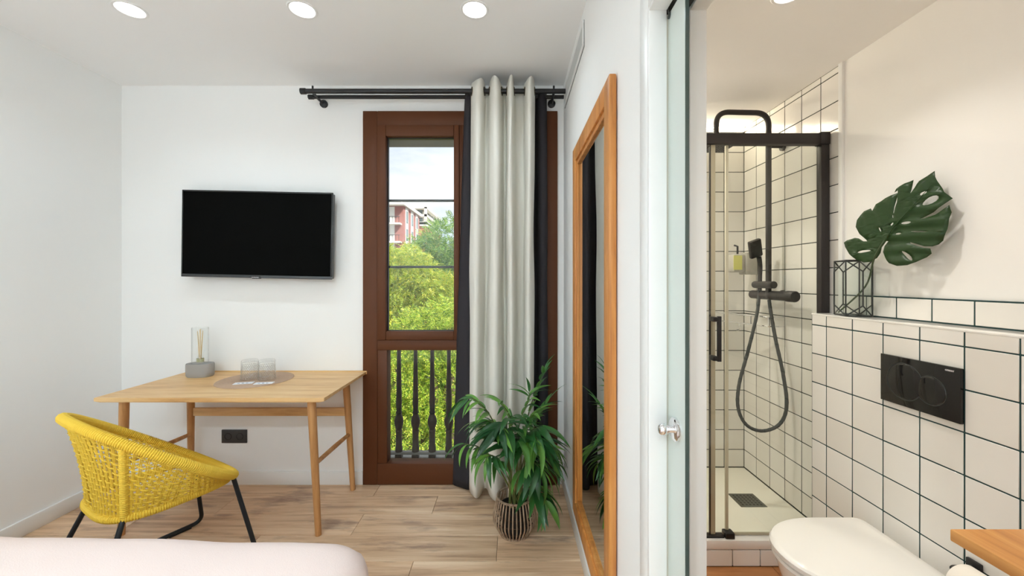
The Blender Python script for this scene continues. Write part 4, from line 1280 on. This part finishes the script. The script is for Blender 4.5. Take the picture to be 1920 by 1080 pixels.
hz0, hz1 = wz(678, SY - .05), wz(593, SY - .05)
MB().box((hx - .006, SY - .058, hz0), (hx + .012, SY - .044, hz1)).build('handle', M_black, ss, bevel=.002, smooth=True)
for q in (hz0 + .004, hz1 - .026):
    MB().box((hx - .028, SY - .058, q), (hx - .004, SY - .013, q + .022)).build('handle_mount', M_black, ss, bevel=.002, smooth=True)

# ------------------------------------------------------------------ shower fittings
sh = thing('shower_column', (1.5, 2.28, .9), 'black shower column with square rain head and hand shower', 'shower')
pxX = 481 * 2.28 / F_PX
MB().tube(fillet([(pxX, 2.28, wz(560, 2.28)), (pxX, 2.28, wz(212, 2.28)), (1.18, 2.28, wz(210, 2.28)), (1.18, 2.28, 2.19)], .075, 10), .0150, 14).build('riser', M_blackmatte, sh, smooth=True)
hd = MB().box((1.035, 2.145, 2.178), (1.287, 2.405, 2.187)).build('rain_head', M_blackmatte, sh, bevel=.002, smooth=True)
mb = MB()
for i in range(14):
    for j in range(14):
        mb.lathe([(.0, -.0025), (.0038, -.0025), (.0048, 0)], (1.05 + i * .0171, 2.16 + j * .0177, 2.178), 6, caps=False)
mb.build('nozzles', M_steel_dark, hd, kind='stuff')
MB().lathe([(.016, 2.186), (.016, 2.20), (.012, 2.215)], (1.18, 2.28, 0), 16).build('swivel', M_blackmatte, sh, smooth=True)
for zz in (wz(275, 2.28), wz(552, 2.28)):
    MB().tube([(pxX, 2.28, zz), (XS - .001, 2.28, zz)], .009, 10).build('wall_mount', M_blackmatte, sh, smooth=True)
    MB().tube([(XS - .012, 2.28, zz), (XS - .001, 2.28, zz)], .024, 20).build('mount_plate', M_blackmatte, sh, smooth=True)
zm = wz(554, 2.26)
mx0 = MB(); mx0.tube([(pxX + .012, 2.46, zm), (pxX + .012, 2.452, zm), (pxX + .012, 2.40, zm), (pxX + .012, 2.398, zm), (pxX + .012, 2.14, zm)], [.020, .025, .025, .0265, .0265], 18)
mixer = mx0.build('mixer_bar', M_blackmatte, sh, smooth=True)
MB().tube([(pxX + .012, 2.139, zm), (pxX + .012, 2.085, zm), (pxX + .012, 2.08, zm)], [.030, .030, .026], 18).build('mixer_knob', M_blackmatte, mixer, smooth=True)
# slider bracket and hand shower
zs_ = wz(534, 2.28)
MB().tube([(pxX - .012, 2.215, zs_), (pxX - .012, 2.39, zs_)], .0205, 16).build('slider_bracket', M_blackmatte, sh, smooth=True)
hs0 = P(1424, 545, 2.36); hs1 = P(1425, 500, 2.36); hs2 = P(1423, 482, 2.35)
hshow = MB(); hshow.tube(catmull([hs0, hs1, hs2], 6), [.012] * 5 + [.013] * 8, 12)
hsh = hshow.build('hand_shower', M_blackmatte, sh, smooth=True)
Mh = Matrix.Translation(P(1416, 466, 2.34)) @ Matrix.Rotation(math.radians(-20), 4, 'Y') @ Matrix.Rotation(math.radians(20), 4, 'X')
MB().box((-.038, -.014, -.055), (.036, .012, .055), M=Mh).build('spray_head', M_blackmatte, hsh, bevel=.008, smooth=True)
hose = catmull([P(1424, 545, 2.36), P(1419, 590, 2.34), P(1402, 660, 2.30), P(1386, 720, 2.26), P(1384, 765, 2.24), P(1400, 797, 2.23), P(1430, 808, 2.22), P(1462, 795, 2.20), P(1475, 760, 2.20), P(1468, 700, 2.22), P(1455, 640, 2.25), P(1446, 590, 2.27), P(1442, 562, 2.27)], 8)
hp = []; hr = []
MB().tube(hose, [.0100 if k % 2 else .0090 for k in range(len(hose))], 8).build('hose', M_steel_dark, sh, smooth=True)

# soap dispenser on the shower side wall
sd_y = 2.52
t = thing('soap_dispenser', (1.53, sd_y, 1.38), 'grey wall soap dispenser with a yellow label in the shower corner', 'soap dispenser')
z0, z1 = 1.435, 1.575
MB().box((1.475, sd_y - .035, z0), (XS - .001, sd_y + .05, z1)).build('bracket', M_soapw, t, bevel=.008, smooth=True)
MB().box((1.40, sd_y - .03, z0 + .015), (1.476, sd_y + .045, z1 - .01)).build('bottle', M_soapw, t, bevel=.012, smooth=True)
MB().box((1.398, sd_y - .031, z0 + .03), (1.452, sd_y - .0295, z1 - .02)).build('label', M_soapy, t)
MB().tube([(1.44, sd_y, z1 - .012), (1.44, sd_y, z1 + .04), (1.415, sd_y - .01, z1 + .045)], .006, 8).build('pump', M_black, t, smooth=True)
# chrome corner shelf
t = thing('shower_shelf', (1.45, 2.55, 1.13), 'small chrome wire shelf on the shower wall', 'shelf')
za = wz(589, 2.5); zb2 = wz(605, 2.5)
for zz in (za, zb2):
    MB().tube(fillet([(XS - .002, 2.28, zz), (1.49, 2.29, zz), (1.40, 2.56, zz), (1.36, BD - .002, zz)], .03), .0045, 8).build('rail', M_chrome, t, smooth=True)
MB().box((1.42, 2.44, za - .005), (1.55, 2.66, za)).build('plate', M_clear, t)
for (qx, qy) in ((1.49, 2.29), (1.452, 2.40), (1.40, 2.56)):
    MB().tube([(qx, qy, za), (qx, qy, zb2)], .004, 8).build('upright', M_chrome, t, smooth=True)
MB().tube(fillet([(1.425, 2.48, zb2), (1.425, 2.47, zb2 - .04), (1.405, 2.47, zb2 - .045)], .015), .004, 8).build('hook', M_chrome, t, smooth=True)

# ------------------------------------------------------------------ toilet
ty = 1.39
to = thing('toilet', (1.2, ty, 0), 'white wall-hung toilet with closed lid', 'toilet')
def dshape(xf, xb, hw, z, n=28, dome=0.0):
    pts = []
    L_ = (xb - xf)
    le = min(L_ * .62, hw * 1.35)
    xc = xf + le
    for k in range(n + 1):
        a = -PI / 2 + PI * k / n
        pts.append(Vector((xc - le * sgp(math.cos(a), .92), ty - hw * sgp(math.sin(a), .92), z)))
    r_ = .03
    for s_, a0 in ((-1, 0), (1, 0)):
        for k in range(5):
            q = PI / 2 * k / 4 if s_ == -1 else PI / 2 * (1 - k / 4)
            pts.append(Vector((xb - r_ + r_ * math.sin(q), ty + s_ * (hw - r_ + r_ * math.cos(q)), z)))
    return pts
def loft(secs, name, m, par):
    mb = MB(); b_ = mb.quadgrid(secs, closed_u=True); n_ = len(secs[0])
    mb.f.append(tuple(reversed(range(b_, b_ + n_)))); mb.f.append(tuple(b_ + (len(secs) - 1) * n_ + k for k in range(n_)))
    return mb.build(name, m, par, smooth=True)
LZ = .447
loft([dshape(.955, 1.397, .196, LZ - .030), dshape(.943, 1.400, .201, LZ - .024), dshape(.942, 1.400, .2015, LZ - .010), dshape(.948, 1.399, .198, LZ - .003), dshape(.965, 1.395, .188, LZ)], 'lid', M_ceramic, to)
loft([dshape(.952, 1.397, .197, LZ - .050), dshape(.947, 1.399, .199, LZ - .045), dshape(.948, 1.399, .199, LZ - .034), dshape(.956, 1.397, .195, LZ - .032)], 'seat', M_ceramic, to)
loft([dshape(1.17, XP - .001, .10, .085), dshape(1.10, XP - .001, .125, .11), dshape(1.03, XP - .001, .155, .20), dshape(.985, XP - .001, .178, .30), dshape(.962, XP - .001, .190, .37), dshape(.955, XP - .001, .193, LZ - .053)], 'bowl', M_ceramic, to)

# flush plate
fy0, fy1 = F_PX * XP / (1808 - CX), F_PX * XP / (1657 - CX)
fz1 = HC - (662 - CY) * fy1 / F_PX; fz0 = HC - (748 - CY) * fy1 / F_PX
fp = thing('flush_plate', (XP, (fy0 + fy1) / 2, fz0), 'glossy black flush plate with two round buttons', 'flush plate')
MB().box((XP - .013, fy0, fz0), (XP - .0005, fy1, fz1)).build('plate', M_flush, fp, bevel=.002, smooth=True)
fcy = (fy0 + fy1) / 2; fcz = (fz0 + fz1) / 2
for (dy_, dz_, r_) in ((.042, .002, .066), (-.048, -.006, .049)):
    MB().lathe([(0, .0165), (r_ - .006, .0160), (r_ - .002, .0145), (r_, .012)], (XP, fcy + dy_, fcz + dz_), 48, 'X', caps=False, M=Matrix.Scale(-1, 4, (1, 0, 0))).build('button', M_flush, fp, smooth=True)
    MB().tube([(XP - .0135, fcy + dy_ + r_ * math.cos(a), fcz + dz_ + r_ * math.sin(a)) for a in np.linspace(0, 2 * PI, 64, endpoint=False)], .0012, 5, closed=True).build('button_ring', M_steel_dark, fp, smooth=True)
text_mesh('GEBERIT', .0072, M_print, 'maker_mark', Matrix.Translation((XP - .0135, fy0 + .030, fz1 - .013)) @ Matrix.Rotation(-PI / 2, 4, 'Z') @ Matrix.Rotation(PI / 2, 4, 'X'), fp)

# vanity counter, paper holder
t = thing('vanity_counter', (1.2, .45, .8), 'thick oak vanity counter corner in the lower right', 'counter')
MB().box((1.0, BY0 + .002, .803), (XP - .001, .902, .83)).build('worktop', M_vanity, t, bevel=.003, smooth=True)
for q in (.15, .70):
    MB().box((1.08, q, .775), (XP - .001, q + .03, .803)).build('bracket', M_black, t, bevel=.002, segs=1)
rX, rZ = 1.365, .495
t = thing('paper_holder', (XP, 1.15, rZ), 'black bracket holding the toilet paper roll', 'paper holder')
MB().tube(fillet([(XP - .002, 1.225, rZ + .01), (rX, 1.225, rZ + .01), (rX, 1.21, rZ), (rX, 1.075, rZ)], .012), .008, 10).build('arm', M_black, t, smooth=True)
MB().box((XP - .010, 1.205, rZ - .012), (XP - .0003, 1.245, rZ + .032)).build('wall_plate', M_black, t, bevel=.002, smooth=True)
MB().lathe([(.020, 0), (.052, 0), (.054, .003), (.054, .099), (.052, .102), (.020, .102), (.020, 0)], (rX, 1.095, rZ - .010), 40, 'Y', caps=False)
t = MB().lathe([(.020, 0), (.052, 0), (.054, .003), (.054, .099), (.052, .102), (.020, .102), (.020, 0)], (rX, 1.095, rZ - .010), 40, 'Y', caps=False).build('toilet_roll', M_tissue, smooth=True)
tag(t, 'white toilet paper roll under the oak counter', 'toilet roll')

# ------------------------------------------------------------------ geometric vase and monstera leaf
vx, vy, vz, vh = 1.5035, 1.742, 1.2412, .243
vs_ = thing('glass_vase', (vx, vy, vz), 'geometric glass vase with dark metal edges on the tiled ledge', 'vase')
rV, rM = .066, .072
Vp = [Vector((vx + rV * math.cos(math.radians(25 + 90 * k)) * .95, vy + rV * math.sin(math.radians(25 + 90 * k)) * 1.12, 0)) for k in range(4)]
Mp = [Vector((vx + rM * math.cos(math.radians(70 + 90 * k)) * .88, vy + rM * math.sin(math.radians(70 + 90 * k)) * 1.12, 0)) for k in range(4)]
up = lambda p, z: Vector((p.x, p.y, vz + z))
za_, zb_ = vh * .20, vh * .80
bars = []; panes = []
for k in range(4):
    v0, v1, m_ = Vp[k], Vp[(k + 1) % 4], Mp[k]
    bars += [(up(v0, .003), up(v0, vh)), (up(v0, .003), up(v1, .003)), (up(v0, vh), up(v1, vh)), (up(m_, za_), up(m_, zb_)),
             (up(v0, .003), up(m_, za_)), (up(v1, .003), up(m_, za_)), (up(v0, vh), up(m_, zb_)), (up(v1, vh), up(m_, zb_))]
    panes += [[up(v0, .003), up(m_, za_), up(m_, zb_), up(v0, vh)], [up(m_, za_), up(v1, .003), up(v1, vh), up(m_, zb_)],
              [up(v0, .003), up(v1, .003), up(m_, za_)], [up(v0, vh), up(m_, zb_), up(v1, vh)]]
for a, c in bars: MB().tube([a, c], .0028, 6).build('edge', M_steel_dark, vs_, smooth=True)
panes.append([up(p, .003) for p in reversed(Vp)])
for f in panes:
    mb = MB(); c = sum(f, Vector()) / len(f)
    nrm = (f[1] - f[0]).cross(f[2] - f[0]).normalized() * .0012
    n_ = len(f)
    a_ = [c + (q - c) * .995 for q in f]
    mb.v = [tuple(q - nrm * .5) for q in a_] + [tuple(q + nrm * .5) for q in a_]
    mb.f = [tuple(reversed(range(n_))), tuple(range(n_, 2 * n_))] + [(k, (k + 1) % n_, n_ + (k + 1) % n_, n_ + k) for k in range(n_)]
    mb.build('pane', M_smoke, vs_)

# leaf: outline laid on a slanting upright plane close to the wall
def lp_(cx__, cy__): return (1540 + cx__ / 3.374, 300 + cy__ / 3.374)
outl = [(402, 512), (388, 530), (378, 552), (366, 588), (345, 620), (305, 645), (262, 649), (215, 630), (175, 596), (146, 552), (137, 522), (163, 508), (205, 492), (236, 496), (262, 514), (282, 514), (276, 504),
        (240, 468), (218, 424), (222, 380), (240, 350), (270, 325), (305, 306), (314, 322), (345, 280), (400, 240), (475, 207), (466, 260), (452, 335), (456, 338), (470, 268), (474, 190), (454, 205), (462, 182), (520, 147), (570, 125), (562, 160), (553, 212), (575, 176), (610, 132), (650, 100), (702, 68),
        (706, 105), (730, 153), (768, 202), (815, 241), (772, 276), (700, 330), (640, 362), (617, 374), (650, 368), (710, 345), (765, 310), (804, 284), (812, 330), (806, 372), (794, 412), (786, 460), (762, 510), (738, 534), (702, 546), (650, 545), (600, 532), (552, 520), (556, 528), (600, 543), (650, 556), (690, 560), (690, 592), (660, 616), (600, 645), (540, 665), (472, 670), (425, 652), (396, 616), (385, 582), (394, 545), (414, 514)]
holes = []
for (hx_, hy_, a_, b_, r_) in ((635, 210, 24, 9, -25), (680, 255, 58, 21, -27), (533, 397, 32, 8, -8), (482, 466, 18, 6, -4), (612, 453, 56, 4, 1), (540, 606, 46, 11, 40), (262, 578, 42, 7, -9), (446, 357, 4, 10, 0), (437, 405, 12, 5, -50), (362, 440, 5, 15, -25)):
    holes.append([(hx_ + a_ * math.cos(q) * math.cos(math.radians(r_)) - b_ * math.sin(q) * math.sin(math.radians(r_)), hy_ + a_ * math.cos(q) * math.sin(math.radians(r_)) + b_ * math.sin(q) * math.cos(math.radians(r_))) for q in np.linspace(0, 2 * PI, 12, endpoint=False)])
PA = P(1582, 455, 1.715); PBb = P(1780, 455, 1.372)
ax_ = Vector((PBb.x - PA.x, PBb.y - PA.y, 0)).normalized(); nn_ = Vector((ax_.y, -ax_.x, 0))
if nn_.x > 0: nn_ = -nn_
def on_plane(px, py):
    d_ = Vector(((px - CX) / F_PX, 1, (CY - py) / F_PX)); o_ = Vector((0, 0, HC))
    k = (PA - o_).dot(nn_) / d_.dot(nn_)
    w = o_ + d_ * k
    return Vector(((w - PA).dot(ax_), w.z - PA.z))
loops = [[on_plane(*lp_(*q)) for q in outl]] + [[on_plane(*lp_(*q)) for q in h_] for h_ in holes]
tri = geometry.tessellate_polygon([[Vector((q.x, q.y, 0)) for q in l_] for l_ in loops])
flat = [q for l_ in loops for q in l_]
bm = bmesh.new()
bv = [bm.verts.new((q.x, q.y, 0)) for q in flat]
for f in tri:
    try: bm.faces.new([bv[k] for k in f])
    except Exception: pass
for it in range(4):
    le_ = [e for e in bm.edges if e.calc_length() > .025]
    if le_: bmesh.ops.subdivide_edges(bm, edges=le_, cuts=1); bmesh.ops.triangulate(bm, faces=bm.faces)
m0 = on_plane(*lp_(400, 505)); m1 = on_plane(*lp_(690, 160))
md_ = (m1 - m0).normalized(); ln_ = (m1 - m0).length
for v in bm.verts:
    q = Vector((v.co.x, v.co.y)) - m0
    along = q.dot(md_); across = q.x * -md_.y + q.y * md_.x
    v.co.z = .10 * abs(across) ** 1.3 - .25 * max(0, along - .08) ** 2 - .25 * across * across + .0035 * math.sin(along * 105 - abs(across) * 75) - .006
    # small ribs fan out from the midrib
me = bpy.data.meshes.new('blade')
for f in bm.faces: f.smooth = True
bmesh.ops.recalc_face_normals(bm, faces=bm.faces)
bm.to_mesh(me); bm.free()
me.materials.append(M_monstera)
lf = thing('monstera_leaf', tuple(P(1659, 452, 1.60)), 'single dark green split monstera leaf standing in the glass vase', 'leaf')
Ml = Matrix.Translation(PA) @ Matrix((ax_, Vector((0, 0, 1)), nn_)).transposed().to_4x4()
bo = link(bpy.data.objects.new('blade', me), lf, Ml)
md = bo.modifiers.new('thick', 'SOLIDIFY'); md.thickness = .0012; md.offset = 0
def l3(cx__, cy__, off=.0):
    q = on_plane(*lp_(cx__, cy__)); return PA + ax_ * q.x + Vector((0, 0, q.y)) + nn_ * off
MB().tube([l3(402, 512, .002), l3(460, 420, .0), l3(560, 310, .0), l3(690, 150, -.01)], [.003, .0024, .0016, .0006], 6).build('midrib', M_monstera, bo, smooth=True)
MB().tube(catmull([l3(402, 512, .003), l3(340, 620, .004), Vector((vx + .02, vy - .04, vz + .13)), Vector((vx - .035, vy + .035, vz + .012))], 6), .0034, 8).build('stem', mat('monstera_stem', rgb(58, 76, 44), .5), lf, smooth=True)
